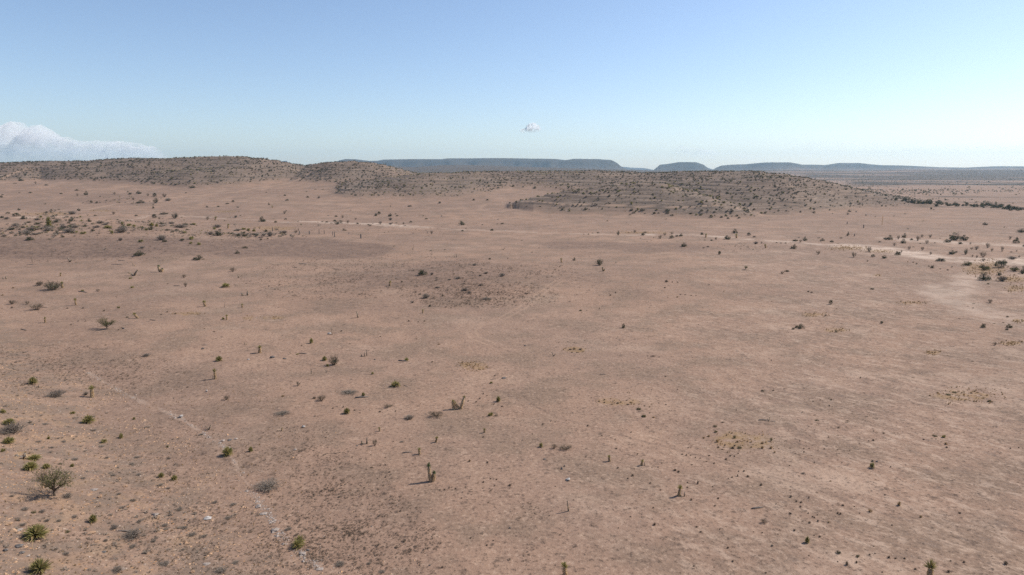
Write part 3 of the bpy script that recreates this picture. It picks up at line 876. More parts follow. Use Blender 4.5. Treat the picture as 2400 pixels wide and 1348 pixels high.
ITEMS['B'] = '''
57 715 65 48 S @round bush by the wash|round dark grey bush beside the left end of the pale wash; 182 723 30 20 S; 275 695 30 14 S; 120 558 22 20 S; 155 585 20 25 T; 265 640 30 28 O; 280 615 18 12 S; 270 474 30 14 S; 290 516 40 14 S; 480 488 30 16 S; 585 495 28 18 S; 470 437 25 10 S; 555 415 25 10 S; 620 413 30 10 S; 95 443 24 12 S
670 660 18 14 S; 745 668 32 16 S; 805 680 25 32 O; 880 608 18 10 S; 925 695 25 20 O; 660 720 35 14 S; 730 710 35 20 S
755 740 60 35 N @bush cluster in the wash|ragged green bush leaning over the middle of the pale wash; 790 725 40 28 O; 853 728 35 32 O; 420 742 22 14 S; 390 715 20 18 D; 945 735 30 14 S; 1060 755 40 22 O
1115 660 32 30 S; 1145 645 35 28 S; 1245 665 40 32 S @dark bush above the wash|dark dense bush just above a grey bush beyond the wash; 1250 700 36 28 G; 1250 740 40 20 G; 1313 662 30 14 S; 1300 643 25 10 S; 1155 738 38 34 O; 1370 738 22 22 O; 1440 722 30 18 S; 1430 572 50 14 S; 1555 660 20 12 S; 1585 690 35 12 S; 1250 578 25 20 D; 1705 543 35 18 S; 2025 515 30 20 S; 2150 515 30 14 S
1915 745 70 38 S @broad bush past the wash|broad dark bush alone on bare tan ground beyond the wash; 1950 778 32 12 S; 1917 802 30 16 S; 2195 797 38 22 S; 1633 830 28 36 O; 2290 735 40 14 S; 820 795 50 14 S
130 850 60 50 G @grey bush at the rise end|tall grey bush at the tail end of the left rise; 265 823 50 32 G; 90 808 40 28 S; 15 838 40 30 G; 35 780 30 25 D; 370 820 40 30 O; 395 795 35 22 D; 45 885 30 20 S
155 800 9 34 P; 405 830 9 32 P; 497 830 10 34 P; 587 825 7 42 P; 635 828 7 38 P; 712 840 7 36 P; 730 855 9 50 P @tall post|tallest thin wooden post of the row beyond the left rise; 975 868 14 42 P; 863 828 6 16 P; 1460 828 6 16 P; 1592 822 6 18 P
1285 943 22 12 S; 1458 975 14 45 D; 1168 1050 9 28 D; 1632 1018 14 30 D; 1855 1045 26 32 D; 2338 1060 14 26 D; 1625 985 25 12 S; 2170 1065 30 20 S; 2300 972 30 18 D; 2130 918 10 22 D; 1455 1063 20 10 S; 1750 975 25 10 S
1550 1210 95 62 S @big bush of the gravel patch|large olive green bush at the left edge of the dark gravel patch; 1635 1208 35 26 G; 1240 1310 36 50 T @palm like yucca|small yucca on a thin trunk with a round head like a palm; 1355 1275 26 16 S; 1678 1240 35 12 G; 1678 1258 35 12 G; 1798 1255 35 15 G; 1880 1245 70 26 G; 2030 1122 50 26 G; 2138 1198 42 25 G; 2083 1218 35 18 G
2290 1222 56 36 G @grey bush at the gravel's right|grey domed bush at the right side of the dark gravel patch; 2090 1308 42 20 G; 1685 1328 60 15 G; 1005 1152 14 45 D @lone dead stalk|lone thin dead stalk with a crooked tip on the tufted flat; 560 1147 35 20 L; 360 1138 50 14 L; 430 1105 70 25 L; 745 1155 50 12 L; 100 1150 18 16 D; 1300 1242 22 14 S; 880 1268 20 12 S
'''
ITEMS['C'] = '''
680 600 35 16 S; 465 605 28 18 S; 485 590 25 14 S; 535 595 25 12 S; 1110 610 36 22 S; 1210 610 55 20 S; 1320 640 35 18 S; 1440 615 50 20 S; 1445 638 40 22 S; 1130 635 35 16 S; 1235 640 28 12 S; 1100 648 30 12 S; 1490 655 40 12 S; 1430 692 30 12 S; 1760 615 32 18 S; 1820 615 26 18 S; 1900 605 24 18 S; 1880 630 30 16 S; 1760 645 40 14 G; 2040 620 45 24 G; 2000 618 30 16 S
1850 675 36 26 S @bush at the hill foot|dark bush at the foot of the terraced central hill, right of the track; 1945 675 30 20 S; 2010 687 36 16 S; 2110 682 28 16 S; 2070 590 22 20 S; 2190 630 35 35 S; 2155 598 35 20 S; 2250 600 30 14 S; 2213 560 32 22 S; 2165 555 26 18 S; 2090 660 30 16 S; 2310 635 20 18 S; 2355 635 30 22 S; 2045 665 20 12 S; 1570 578 30 14 S; 1285 505 26 16 S; 1140 505 30 14 S; 2000 455 38 26 S; 10 385 32 18 S; 210 405 40 20 S
946 527 10 8 Z @tiny white rock|tiny bright white rock on the terraced hill above the track
640 680 20 10 S; 885 710 22 14 S; 987 840 28 46 N @upright bush left of grass strip|narrow upright green bush at the left end of the orange grass strip; 1140 815 36 26 O; 1218 840 38 30 S; 1240 820 38 18 O; 800 820 30 14 S; 710 833 20 14 S; 670 833 16 10 S; 750 822 18 10 S; 1418 840 34 28 O; 1485 832 32 24 O; 1378 872 42 34 O; 1482 868 50 30 S @low dark bush at the grass strip|low dark bush under the right end of the orange grass strip; 1530 852 34 20 S; 1570 850 40 28 S; 1315 865 14 10 S; 1765 835 34 28 S; 1800 860 26 40 T
2070 820 55 38 S @dome bush beyond the wash|dark domed bush standing beyond the white strip of the wash; 2003 880 75 38 S @flat bush before the wash|wide flat dark bush on the near side of the white wash strip; 2087 865 30 40 T; 2200 842 38 30 S; 2250 858 32 16 S; 1792 886 24 12 S; 1895 882 26 28 O; 1855 890 26 16 S; 2265 920 42 26 G; 2320 918 20 24 O; 2358 958 30 38 T
1598 948 65 42 S @bush on the dark band|rounded grey green bush on the faint dark gravel band; 1820 950 26 14 G; 1780 960 25 12 G; 1925 1020 38 36 S @small round bush past band|small round dark bush below the right end of the gravel band; 2168 1158 42 36 M; 2240 972 16 10 S
815 1122 90 68 N @big leafy bush|large leafy olive bush, the biggest in the middle of the plain; 850 1172 40 38 Q; 460 1092 28 44 T; 578 1075 30 28 S; 967 1100 20 20 S; 445 1135 18 14 S; 1435 1276 46 26 U; 1490 1278 22 12 U; 1540 1280 24 12 U; 1830 1302 18 10 U; 1420 1330 24 14 U; 1060 725 16 8 S; 1195 868 18 8 S; 90 890 20 10 S; 185 1000 20 12 S; 250 960 12 18 D; 1255 898 18 8 S; 2385 700 20 10 S
'''
ITEMS['D'] = '''
240 495 32 18 S; 395 520 26 16 S; 575 520 24 20 S; 765 550 40 18 S; 755 622 34 20 S; 425 632 36 16 S; 430 598 34 14 S; 740 650 30 24 O; 600 640 20 10 S; 820 625 22 14 S; 910 660 20 18 O; 998 668 22 10 S; 1172 665 16 14 S
1060 740 6 85 J @white pole|very tall thin pale pole alone on the plain right of the hill; 735 735 8 24 P; 888 770 10 30 P; 742 845 30 36 S @bush of the right plain|small upright dark bush between two thin posts on the right plain; 803 848 8 24 P; 1300 783 22 14 O; 1440 708 14 12 S; 1275 643 24 10 S; 1515 600 20 28 S; 1540 605 16 12 S; 1570 570 36 34 S
2018 745 48 28 S @bush below the tree line|dark bush alone on the plain below the far right tree line; 2196 770 16 18 S; 2350 815 85 40 S @bush at right edge|wide dark bush cut by the right edge of the view beyond the scrub; 1095 880 50 26 S; 1130 882 56 42 S @left bush of the right scrub|dark paired bush at the left end of the right hand scrub; 1212 878 32 40 O; 1265 862 40 40 S; 1332 885 30 22 S; 1255 915 50 40 S; 1390 890 50 45 O; 1432 860 30 30 O; 1475 918 34 40 O; 1505 865 34 36 O
1735 888 120 75 S @largest thicket bush|largest tall dark bush of the right hand scrub; 1825 890 80 52 S; 1665 905 60 30 S; 1785 922 40 28 S; 1880 925 16 24 O; 1175 938 32 32 O; 1310 972 32 34 O; 1352 952 22 18 S; 1435 980 34 36 O; 1510 1018 26 30 O; 1705 1018 64 42 S @bush beside white ground|dark bush with a small brown one at its right, on grey ground; 1748 1005 28 24 O; 1838 1020 38 60 N @slender tree of right scrub|slender dark small tree with a round head, among brown bushes; 1935 975 50 40 O; 1998 1045 62 60 O; 2000 1080 40 30 O; 2040 958 44 50 O; 2080 990 28 36 O; 2175 990 30 50 O; 2248 878 28 36 O; 2305 915 60 42 S; 2315 878 30 22 S
2270 1065 80 34 G; 2195 1105 54 45 S; 2150 1145 100 72 S @round bush by golden grass|big round dark green bush right of the golden grass; 2290 1175 90 62 K; 2370 1200 60 70 S; 2010 1165 95 70 K @olive bush in golden grass|large olive bush in the middle of the golden grass; 1855 1122 85 48 K; 2005 1258 110 75 S @front bush of right scrub|big dark bush standing nearest the viewer in the right scrub; 2150 1215 40 45 S; 2178 1268 80 56 G @grey bush of right scrub|big grey bush nearest the viewer at the right edge scrub
1600 1082 90 38 S @bush on white wash|low wide green bush on the white wash ground; 1525 1145 34 32 S; 1495 1135 22 18 O; 1708 1140 20 18 O; 1205 1025 58 45 S @dark bush at wash bend|dark bush where the white wash widens, right of the yellow grass; 1240 1000 20 25 O; 940 995 50 55 O; 798 1045 56 52 O @rusty bush under yellow grass|rust brown upright bush below the strip of yellow grass; 975 1042 40 28 S; 1082 1055 55 32 S; 925 1085 20 18 O
465 1018 50 36 O @brown bush on bare ground|brown rounded bush alone on bare ground left of the yellow grass; 240 965 56 40 S @dark bush left of brown one|dark leafy bush below the small group at the wash; 250 895 60 24 S; 340 890 50 28 S; 300 905 30 30 O; 285 865 20 14 O; 345 862 20 14 O; 508 890 36 24 S; 490 897 24 24 O; 595 905 46 22 S; 470 868 26 14 S; 175 857 18 8 S; 545 830 20 8 S; 680 870 30 16 O; 80 912 34 10 U; 120 915 24 10 U; 165 915 30 12 U
130 1198 44 24 O; 172 1178 54 20 S; 1035 905 34 12 S; 1300 1090 20 12 V; 1350 1095 24 14 O; 1380 1110 20 18 O; 1670 1165 28 12 U; 1600 1155 24 10 U; 2045 1295 30 14 S; 2385 945 40 22 S; 2310 990 20 14 O; 1550 915 20 14 O; 1600 870 18 10 S; 2260 1000 24 14 O; 1890 970 30 20 O; 1940 1050 24 30 O; 1900 1040 22 22 O; 2335 1045 26 20 O; 1415 920 28 12 S
'''
ITEMS['E'] = '''
435 290 150 90 N @large bush at far left|large dark sprawling bush with a small upright yucca at its right, far left; 522 265 34 55 T; 330 250 70 45 O; 685 298 30 24 Y; 690 300 120 12 L; 815 298 35 25 O; 100 405 75 40 O; 228 405 45 35 O
300 455 130 65 O @thin green bush|thin pale green bush with a grey stick beside it, near left edge; 375 428 50 10 L; 632 408 22 62 T @straight thin yucca|straight thin yucca trunk with a tiny tan head, left side; 865 462 24 18 O; 985 436 28 24 Y; 1148 518 38 58 T 1 -0.5 @leaning yucca|yucca leaning steeply to the left over its own long shadow; 375 555 26 52 T; 195 615 80 24 L
890 610 125 95 M @mesquite tree|small thin crowned mesquite tree on one stem, shadow pooled at left; 1025 608 28 16 X; 1055 515 30 12 S; 1705 420 44 54 T @stout yucca|stout shaggy yucca with a full green head, left middle; 1868 428 16 34 D; 2015 428 30 34 T; 2040 328 55 40 D 3; 1855 530 30 30 Y; 1885 530 28 45 T; 1460 485 28 18 V; 1270 535 60 12 L; 1688 775 34 18 X; 1700 742 45 12 L
1100 268 38 24 Y; 1870 262 82 50 Y @low wide yucca clump|low wide yellow green yucca clump on the bare left plain; 1820 878 65 50 Y @fan of yucca leaves|rounded yucca clump fanning upward, left of the two headed yucca; 2040 738 24 24 D; 2110 812 60 10 L; 2065 865 34 14 Z; 1220 838 70 32 G
275 1072 80 70 Y @bright left yucca|bright green ball of yucca leaves with dry thatch below, near left edge; 310 1092 40 20 D 3; 465 1180 145 75 G @large grey bush|large low grey bush between two yuccas on the stony slope; 765 1175 58 100 T 0 @barrel yucca|thick barrel shaped yucca with pale dry leaves down its trunk; 715 1160 40 35 G; 1790 1022 28 92 T @post like yucca|tall slim post like yucca trunk with a second stub at its left; 1770 1022 18 28 D 0; 1718 1132 24 30 Z; 1885 1200 60 45 O; 25 1310 60 50 Y; 605 1315 50 25 Y
1445 1185 14 12 X; 100 435 26 16 U; 560 440 24 14 U; 690 437 24 12 U; 110 270 34 14 V; 20 330 30 14 V; 1395 235 20 8 U; 1390 470 22 12 U; 1340 490 24 10 U; 650 545 22 10 U; 710 545 22 10 U; 590 575 22 10 U; 985 618 24 10 U; 1560 1095 24 14 U; 1830 800 20 8 U; 1010 600 20 8 U; 1700 608 20 8 U; 1780 632 28 10 U; 880 745 24 10 U
'''
ITEMS['F'] = '''
1415 352 65 45 G; 1300 392 28 20 G; 1447 422 26 20 S; 1385 475 25 34 T @stub yucca below gravel patch|short yellowish yucca stub on bare ground below the gravel patch; 1920 365 85 22 G; 1740 290 60 26 G; 1775 312 36 20 G; 1550 335 20 20 S; 1360 322 28 12 S; 845 512 46 54 D 2 @bent dead yucca|bare dead yucca trunk bent over to the left
632 655 20 62 D 2 @dead trunk over pale debris|thin dead trunk rising from a scatter of pale debris; 610 652 50 22 Z; 495 450 30 8 L; 535 465 12 14 D; 735 572 30 14 L; 460 728 36 48 Y @small upright yucca|small upright yellow green yucca left of the dead trunk; 30 805 55 65 T @bushy headed yucca|stocky yucca with a bushy spreading head; 138 850 55 28 X; 345 820 36 14 Y; 390 812 65 16 L; 240 858 42 16 X; 285 815 24 22 D; 570 872 50 42 Y
648 912 92 92 N @tall leafy bush|tall dense leafy bush with a small yucca at its left; 595 920 30 25 Y; 790 865 30 8 L; 988 864 24 10 X; 920 832 26 54 D 0 @dead post yucca|upright dead yucca post with a low broken stub beside it; 892 835 34 35 D 3; 1250 872 60 36 Y @double yucca clump|two small yucca heads over a fallen trunk; 1220 874 80 10 L; 460 978 28 45 D; 585 968 18 24 D; 968 985 30 28 Y; 350 1082 45 40 O
1165 1090 90 66 Y 3 @dark yucca cluster|dark green cluster of yucca heads with a stub in the middle; 1245 1082 40 14 L; 1155 1068 20 46 D 0; 880 1177 110 12 L @long pale log|long pale fallen trunk with a small yucca growing over it; 892 1168 36 36 Y; 485 1190 44 24 U; 545 1212 90 60 O; 225 1172 44 20 V; 220 1325 125 42 G @flat dark bush|flat dark grey bush like a stain left of a yucca
755 1315 65 56 Y @yucca beside flat bush|round yucca clump with dry yellow base, right of the flat dark bush; 1685 1272 130 108 W @triple yucca|three trunk yucca with leaning shaggy stems, long shadow at left; 2015 1215 45 52 Y @yucca right of the triple|upright green yucca clump right of the three trunk yucca; 2060 1022 60 20 X; 2045 1000 12 34 D; 1955 1060 30 22 Y; 1100 1262 90 35 O; 1950 1332 60 44 Y; 2000 1335 50 20 O; 1500 1345 130 62 O @thin brown bush|wide thin brown bush below and left of the triple yucca; 780 1150 140 30 G
1270 545 24 14 U; 1400 545 26 12 U; 1350 550 20 8 U; 710 628 24 12 U; 380 750 24 10 U; 780 735 26 10 U; 1035 672 20 10 U; 1335 692 20 8 U; 1440 718 20 8 U; 1520 738 34 12 V; 1465 885 26 14 U; 1290 215 14 8 U; 1240 700 14 8 U; 1765 1210 24 12 U; 1830 1218 26 14 U; 1860 1190 24 14 U; 1890 1150 16 14 U; 1920 1165 20 10 U; 2045 1255 28 14 U; 1980 1235 18 12 U; 640 1270 26 12 U; 820 1288 28 14 U; 865 1308 20 10 U; 725 1262 20 16 U; 1030 1300 34 16 U; 1160 1295 20 14 U; 675 1255 16 10 U; 490 1335 22 12 U; 1580 1155 14 8 U; 1605 1042 16 8 U; 1985 1000 24 12 U
'''
ITEMS['G'] = '''
570 460 30 16 S @dark bush on open plain|small dark bush with a speck below it, open plain beyond the centre; 580 475 12 8 S; 925 600 36 38 S @blue grey bush|small blue grey upright bush alone in the middle of the right plain; 345 832 30 36 D @curved stump|small brown curved yucca stump casting a shadow to the left; 110 750 30 13 X; 145 742 32 10 L; 1762 302 10 22 D; 2085 1128 36 16 S; 755 985 50 10 L; 880 680 14 18 D
485 783 40 16 U; 520 778 30 16 U; 568 783 36 18 U; 500 805 24 10 U; 540 805 24 10 U; 447 768 16 8 U; 390 720 20 8 U; 465 716 20 8 U; 515 720 18 8 U; 608 704 18 8 U; 1175 838 60 14 U @dark grass strip|low strip of dark grass tussocks on the pale right plain; 1225 843 24 8 U; 1130 835 22 8 U; 1155 416 14 8 U; 727 440 12 14 U; 1375 346 26 14 V; 1295 346 18 8 U; 1640 240 20 8 S; 1605 105 22 8 S; 730 330 12 10 U; 818 330 22 14 U; 845 345 16 8 U; 860 310 20 16 U; 640 288 18 8 U; 1220 283 14 6 U; 1250 293 18 6 U; 1275 268 16 8 U; 1400 323 26 8 U; 1440 326 26 8 U; 1490 331 26 8 U; 1530 332 20 8 U
768 1200 22 14 U; 768 1222 24 14 U; 880 1230 34 18 U; 905 1220 20 14 U; 965 1240 30 14 U; 985 1222 22 12 U; 955 1205 26 10 U; 1015 1235 22 10 U; 1055 1280 40 26 K @olive tussock clump|rounded olive tussock in the loose tussock group right of centre; 1145 1258 26 12 V; 1160 1237 26 10 V; 1100 1250 20 12 U; 1220 1225 20 8 U; 1280 1238 16 10 U; 1145 1308 20 12 U; 1098 1340 44 26 K; 1180 1345 34 12 V; 660 1182 14 10 U; 230 1225 14 10 U; 1305 1200 14 8 U; 1865 1285 14 12 U; 1375 1112 16 10 U; 1060 960 14 8 U; 1275 1006 26 10 U; 470 957 12 8 U; 350 945 14 8 U; 150 942 12 8 U; 1150 988 14 8 U; 1290 557 14 8 U; 1550 575 20 8 U; 1905 605 14 6 U; 180 528 12 8 U; 130 545 12 8 U; 1625 553 12 6 U; 790 637 12 8 U
'''
ITEMS['H'] = '''
520 403 36 38 S @bush with twigs to the right|small dark upright bush on the right plain above the orange grass; 265 605 75 40 S @wide bush beside small one|wide dark bush with a smaller dark bush at its left, right plain; 208 612 28 20 S; 943 562 34 22 S @dark dome bush|small dark domed bush alone among pale streaks on the right plain; 865 280 40 14 S; 1845 390 45 36 O; 1705 435 22 12 S; 1788 598 40 44 S @compact bush far right|compact dark bush near the right edge, left of a lower paired bush; 2005 600 50 34 S; 1985 618 30 20 S; 1885 745 40 35 O; 480 500 22 16 S
335 300 30 12 U; 362 306 30 12 U; 565 636 22 22 K; 1710 398 26 8 S; 1590 525 30 8 U; 1880 565 26 10 S; 1955 557 24 8 U; 1990 510 24 14 S; 570 442 24 8 U; 905 408 12 12 U; 720 400 14 8 U; 1002 440 10 10 U; 617 490 10 8 U; 485 310 14 8 U; 768 1018 16 16 U; 45 1122 26 14 U; 28 870 20 10 U; 12 857 14 10 U; 375 1212 22 12 U; 435 1200 18 10 U; 525 1200 24 16 U; 510 1248 18 12 U; 535 1252 12 10 U; 345 1190 12 8 U; 305 1195 14 8 U; 290 1192 10 8 U; 425 1235 16 8 U; 812 1198 16 8 U; 1500 1160 50 18 K; 1550 1140 40 20 K @green tussocks in gold grass|green tussock at the left of the large golden grass patch, right side; 1690 1145 36 16 V; 1740 1140 26 14 V; 1630 1135 22 14 K; 1410 1142 28 16 V; 1840 1215 34 24 K; 1790 1185 26 12 V; 1290 660 12 8 U; 1470 650 16 6 U; 1700 880 40 8 U; 1250 567 14 8 U; 1495 832 22 8 V; 362 885 10 8 U; 345 1312 14 8 U; 1385 992 12 8 U; 2035 1205 16 8 U; 1020 1175 14 8 U
'''
ITEMS['I'] = '''
75 105 110 65 Y @yucca above grey bush|yucca clump half hidden above a large grey bush at the left edge; 115 180 200 115 G @edge grey bush|large grey bush at the left edge below a yucca; 75 262 105 70 Y @yucca below edge bush|yucca clump just below the large grey bush at the left edge; 22 328 50 45 Y; 735 92 120 80 Y @spiky ball yucca|spiky yellow green yucca ball alone on the upper stony slope; 1005 213 55 60 Y; 865 252 55 48 Y; 1115 57 25 25 Y; 405 220 30 28 Y
180 372 110 42 D 3; 285 400 120 60 Y; 255 485 130 88 Y @yucca above brushy bush|yucca clump with a browner one behind it, above the brushy bush; 385 468 75 52 Y; 1340 540 60 48 Y; 1450 562 60 48 Y; 600 452 40 32 Y; 500 430 35 20 G; 362 572 80 85 O
455 722 265 255 M 1 @brushy bush|biggest brushy bush in the lower left, open crown and dark shadow; 565 712 80 50 G; 775 917 75 78 Y @small yucca mid slope|small upright yucca in the middle of the stony slope; 300 1068 215 155 Y 0 @large yucca|largest yucca rosette, broad spiky ball at the lower left; 330 1352 190 150 Y 1 @corner yucca|big yellow green yucca rosette nearest the bottom left corner
950 972 65 42 G; 1025 985 110 40 L; 1110 1057 170 95 G @grey bush with stalk|grey twiggy bush with a dark fallen stalk at its left; 1895 362 105 88 Y @yucca on ledge|yucca clump with dry leaves on the pale limestone ledge; 2085 325 45 48 Y; 1395 287 25 25 Y; 1738 138 45 45 D 1; 1505 42 50 38 Z @white boulder|bright white boulder on the pale limestone edge; 1850 240 60 24 R; 1910 232 55 20 X; 1960 222 50 18 R; 1725 892 100 36 Z; 1290 862 80 40 R; 780 652 90 26 R; 1715 1272 90 26 R; 160 1122 90 40 X; 50 1152 50 36 X; 275 1140 5 100 J @pale stalk|thin pale upright flower stalk in front of the largest yucca; 185 1172 60 28 X
1365 1277 110 42 G; 1840 1332 100 52 G; 975 1332 100 60 G; 1600 1027 80 36 G; 1700 1037 60 30 G; 1370 947 60 30 G; 1275 1077 50 28 G; 1140 377 55 22 G; 885 382 45 22 G; 620 397 70 26 G; 1105 737 60 26 G; 1015 797 50 26 G; 990 682 40 22 G; 1325 612 60 24 G; 1495 812 60 28 G; 1790 752 50 26 G; 1940 772 60 26 G; 1410 857 40 22 G; 1900 882 60 26 G; 1155 912 45 24 G; 1105 1122 70 30 G; 880 1072 45 26 G; 205 812 70 32 G; 350 832 60 30 G; 620 872 50 26 G; 490 907 50 24 G; 190 942 60 32 G; 390 907 50 28 G; 545 1182 60 26 G; 1530 967 60 30 G; 530 247 50 20 G; 430 297 50 20 G; 840 287 60 20 G; 1095 432 50 22 G; 320 247 50 18 G; 780 152 50 20 G; 370 102 70 16 G; 250 87 40 22 G; 1225 127 50 20 G; 1670 187 40 20 G; 1960 1257 70 30 G; 1405 387 40 20 G; 690 552 50 22 G; 940 527 50 24 G; 1150 522 50 20 G; 1400 634 40 20 G; 2080 305 30 14 X; 100 700 40 22 G; 150 900 40 24 G
280 836 44 28 K; 555 1000 60 24 K; 70 940 90 40 C; 150 990 100 34 R; 1330 994 90 22 C; 760 1010 90 24 C; 800 1080 60 24 C; 720 770 60 22 C; 690 845 50 24 C; 1600 1335 50 34 C; 860 1165 60 14 X; 1500 1098 26 18 X; 800 985 20 60 L; 230 1200 60 24 R; 740 690 70 18 C; 1700 1130 30 14 R; 990 560 50 30 C; 1040 620 50 26 C; 830 710 50 34 C
'''
ITEMS['J'] = '''
100 642 225 92 G @wide grey bush on ledge|wide low grey bush beside the limestone edge; 350 1125 168 125 Y 2 @bottom ledge yucca|large dense yucca clump on the limestone ledge near the bottom; 270 977 60 30 G; 1462 568 100 150 Q 0 @two headed yucca|two stemmed yucca with one green head, long black shadow to the left; 1360 342 45 52 T; 1258 330 80 16 L @grey log|short grey fallen log left of a stubby yucca; 1495 242 42 48 T; 1030 152 36 34 T; 1900 162 36 40 T; 905 257 55 54 D 3 @broken stumps|broken pale yucca stumps with a thin bush at the right; 990 277 50 62 O; 395 122 45 25 Z; 325 312 38 20 R; 215 147 24 26 T; 1275 57 85 45 G
1775 407 30 24 V; 1925 417 26 18 U; 1305 427 22 10 U; 2110 962 26 16 X; 1110 497 26 16 U; 900 627 20 14 U; 385 1182 90 36 R; 160 987 90 34 R; 60 852 90 30 R; 20 790 70 34 R; 520 1090 46 12 L; 530 1312 90 24 R; 430 1150 40 20 X; 1890 205 28 14 U; 840 277 30 12 X; 800 370 16 12 U; 1075 375 22 10 U; 1075 435 22 12 U; 1075 540 20 14 U; 960 460 40 16 U; 1010 548 18 10 U; 690 705 28 16 U; 545 655 30 20 U; 1605 628 24 14 U; 1660 635 24 16 U; 1570 640 22 14 U; 1530 645 24 14 U; 1320 685 18 10 U; 1350 692 26 12 U; 1710 712 24 14 U; 1785 1045 26 16 U; 1920 1105 30 16 U; 1975 1065 24 14 U; 1480 1135 20 14 U; 1260 850 22 14 U; 1200 822 32 18 U; 1890 580 28 16 U; 1950 552 22 14 U; 2000 558 22 14 U; 1985 610 24 14 U; 2110 610 40 24 U; 1450 345 24 10 U; 955 352 22 10 U; 1140 242 20 10 U; 1210 245 34 14 G; 880 272 16 10 U; 1740 620 20 12 U; 1950 650 26 10 U; 1930 750 20 10 U; 1580 758 16 8 U; 1370 835 20 10 U; 1445 1270 26 12 X; 1360 1270 24 14 U; 1550 1290 34 20 U; 940 1260 40 22 G; 700 1275 90 40 G; 1045 1330 60 24 G
'''
ITEMS['K'] = '''
245 287 40 52 Y @dark tuft yucca|small dark green yucca left of two thin brown bushes; 350 302 60 50 O; 450 317 130 55 O @wide brown bush|wide thin brown bush, right one of a pair beside a small yucca; 270 390 36 16 X; 412 470 28 24 X @dark stone pair|dark stone touching a grey stone, above the whitish blue rock; 435 447 20 18 X; 467 567 64 34 Z @whitish blue rock|whitish blue long rock lying on bare ground below dark stones; 285 499 35 8 L; 812 402 44 52 T @ragged tan yucca|ragged tan yucca stub with a few spiky leaves; 1075 437 45 50 T @yucca with brown stub|small green yucca with a brown stub at its right; 1103 437 32 32 D
1385 687 50 94 T @green spire yucca|upright green yucca with a dark stub at its lower right; 1420 694 38 36 D 3; 466 817 50 90 D 2 @tan thatch column|pale tan column of dry yucca thatch, pointed top; 445 1352 80 110 T 2 @bottom yucca|shaggy leaning yucca cut by the bottom edge, left of centre right; 2040 792 112 22 L @brown log|fallen brown trunk lying flat on the pale ground; 2095 922 60 46 O; 1185 937 36 30 U; 1097 37 40 22 K; 1175 42 30 16 V; 2095 62 90 14 L
258 97 26 14 U; 322 70 18 10 U; 360 78 18 10 U; 630 112 26 18 U; 452 64 16 8 U; 867 302 24 14 U; 615 370 24 12 U; 880 462 26 18 U; 1003 528 34 24 U; 963 550 24 16 U; 1355 484 40 24 U; 1385 496 36 22 U; 1495 436 24 14 U; 1150 588 30 16 U; 1235 644 24 12 U; 1490 728 26 22 U; 1715 716 26 18 U; 1688 778 30 18 U; 1545 592 26 34 U; 1668 618 22 12 U; 1535 952 34 16 U; 1570 994 28 16 U; 1512 1278 24 14 U; 1835 1240 30 20 U; 2070 606 34 24 U; 1960 536 34 24 U; 1928 490 26 20 U; 1884 490 18 14 U; 1640 360 30 14 U; 1680 424 24 14 U; 1780 392 28 22 U; 1450 356 22 18 U; 1415 348 22 14 U; 1485 356 18 12 U; 1525 374 16 12 U; 1565 380 16 12 U; 1618 406 20 10 U; 1465 294 22 12 U
1688 118 34 22 K; 1695 165 34 26 K; 1638 200 28 20 V; 1750 84 44 12 U; 1850 212 34 30 K; 1890 298 44 26 K; 1835 300 44 24 U; 1705 245 40 34 V; 2080 300 34 30 V; 2085 258 30 20 V; 1595 212 30 18 V; 1770 272 22 18 U; 1850 278 26 18 U; 1715 292 30 18 U; 1748 308 24 12 U; 1875 245 30 20 V; 1990 290 24 18 V; 1175 792 22 14 U; 985 868 22 12 U; 885 960 18 12 U; 1795 1128 34 20 U; 920 135 14 8 U; 748 190 16 10 U; 858 222 18 12 U; 990 165 16 14 U; 170 178 22 10 U; 988 210 18 8 U; 1045 345 18 14 U; 1020 332 12 10 U; 1170 215 14 10 U; 360 614 22 10 U; 1815 362 26 16 U; 1880 340 18 12 U; 1850 365 18 16 U; 1215 455 20 12 U; 1015 468 20 10 U; 1245 420 16 10 U; 1830 540 20 16 U; 1875 530 18 22 U; 1800 548 16 10 U; 2010 594 14 10 U; 1460 582 18 14 U; 1885 674 14 8 U; 1458 625 26 14 U; 1730 970 14 14 U; 2080 1000 18 14 U; 2010 992 16 10 U; 1165 885 20 10 U; 130 1092 12 12 U; 560 878 14 10 U; 310 858 18 12 U; 115 835 18 10 U; 2110 1335 24 16 U; 1565 1315 16 8 U; 435 360 12 8 U; 630 426 12 10 U; 85 230 12 10 X; 62 152 14 10 U
'''
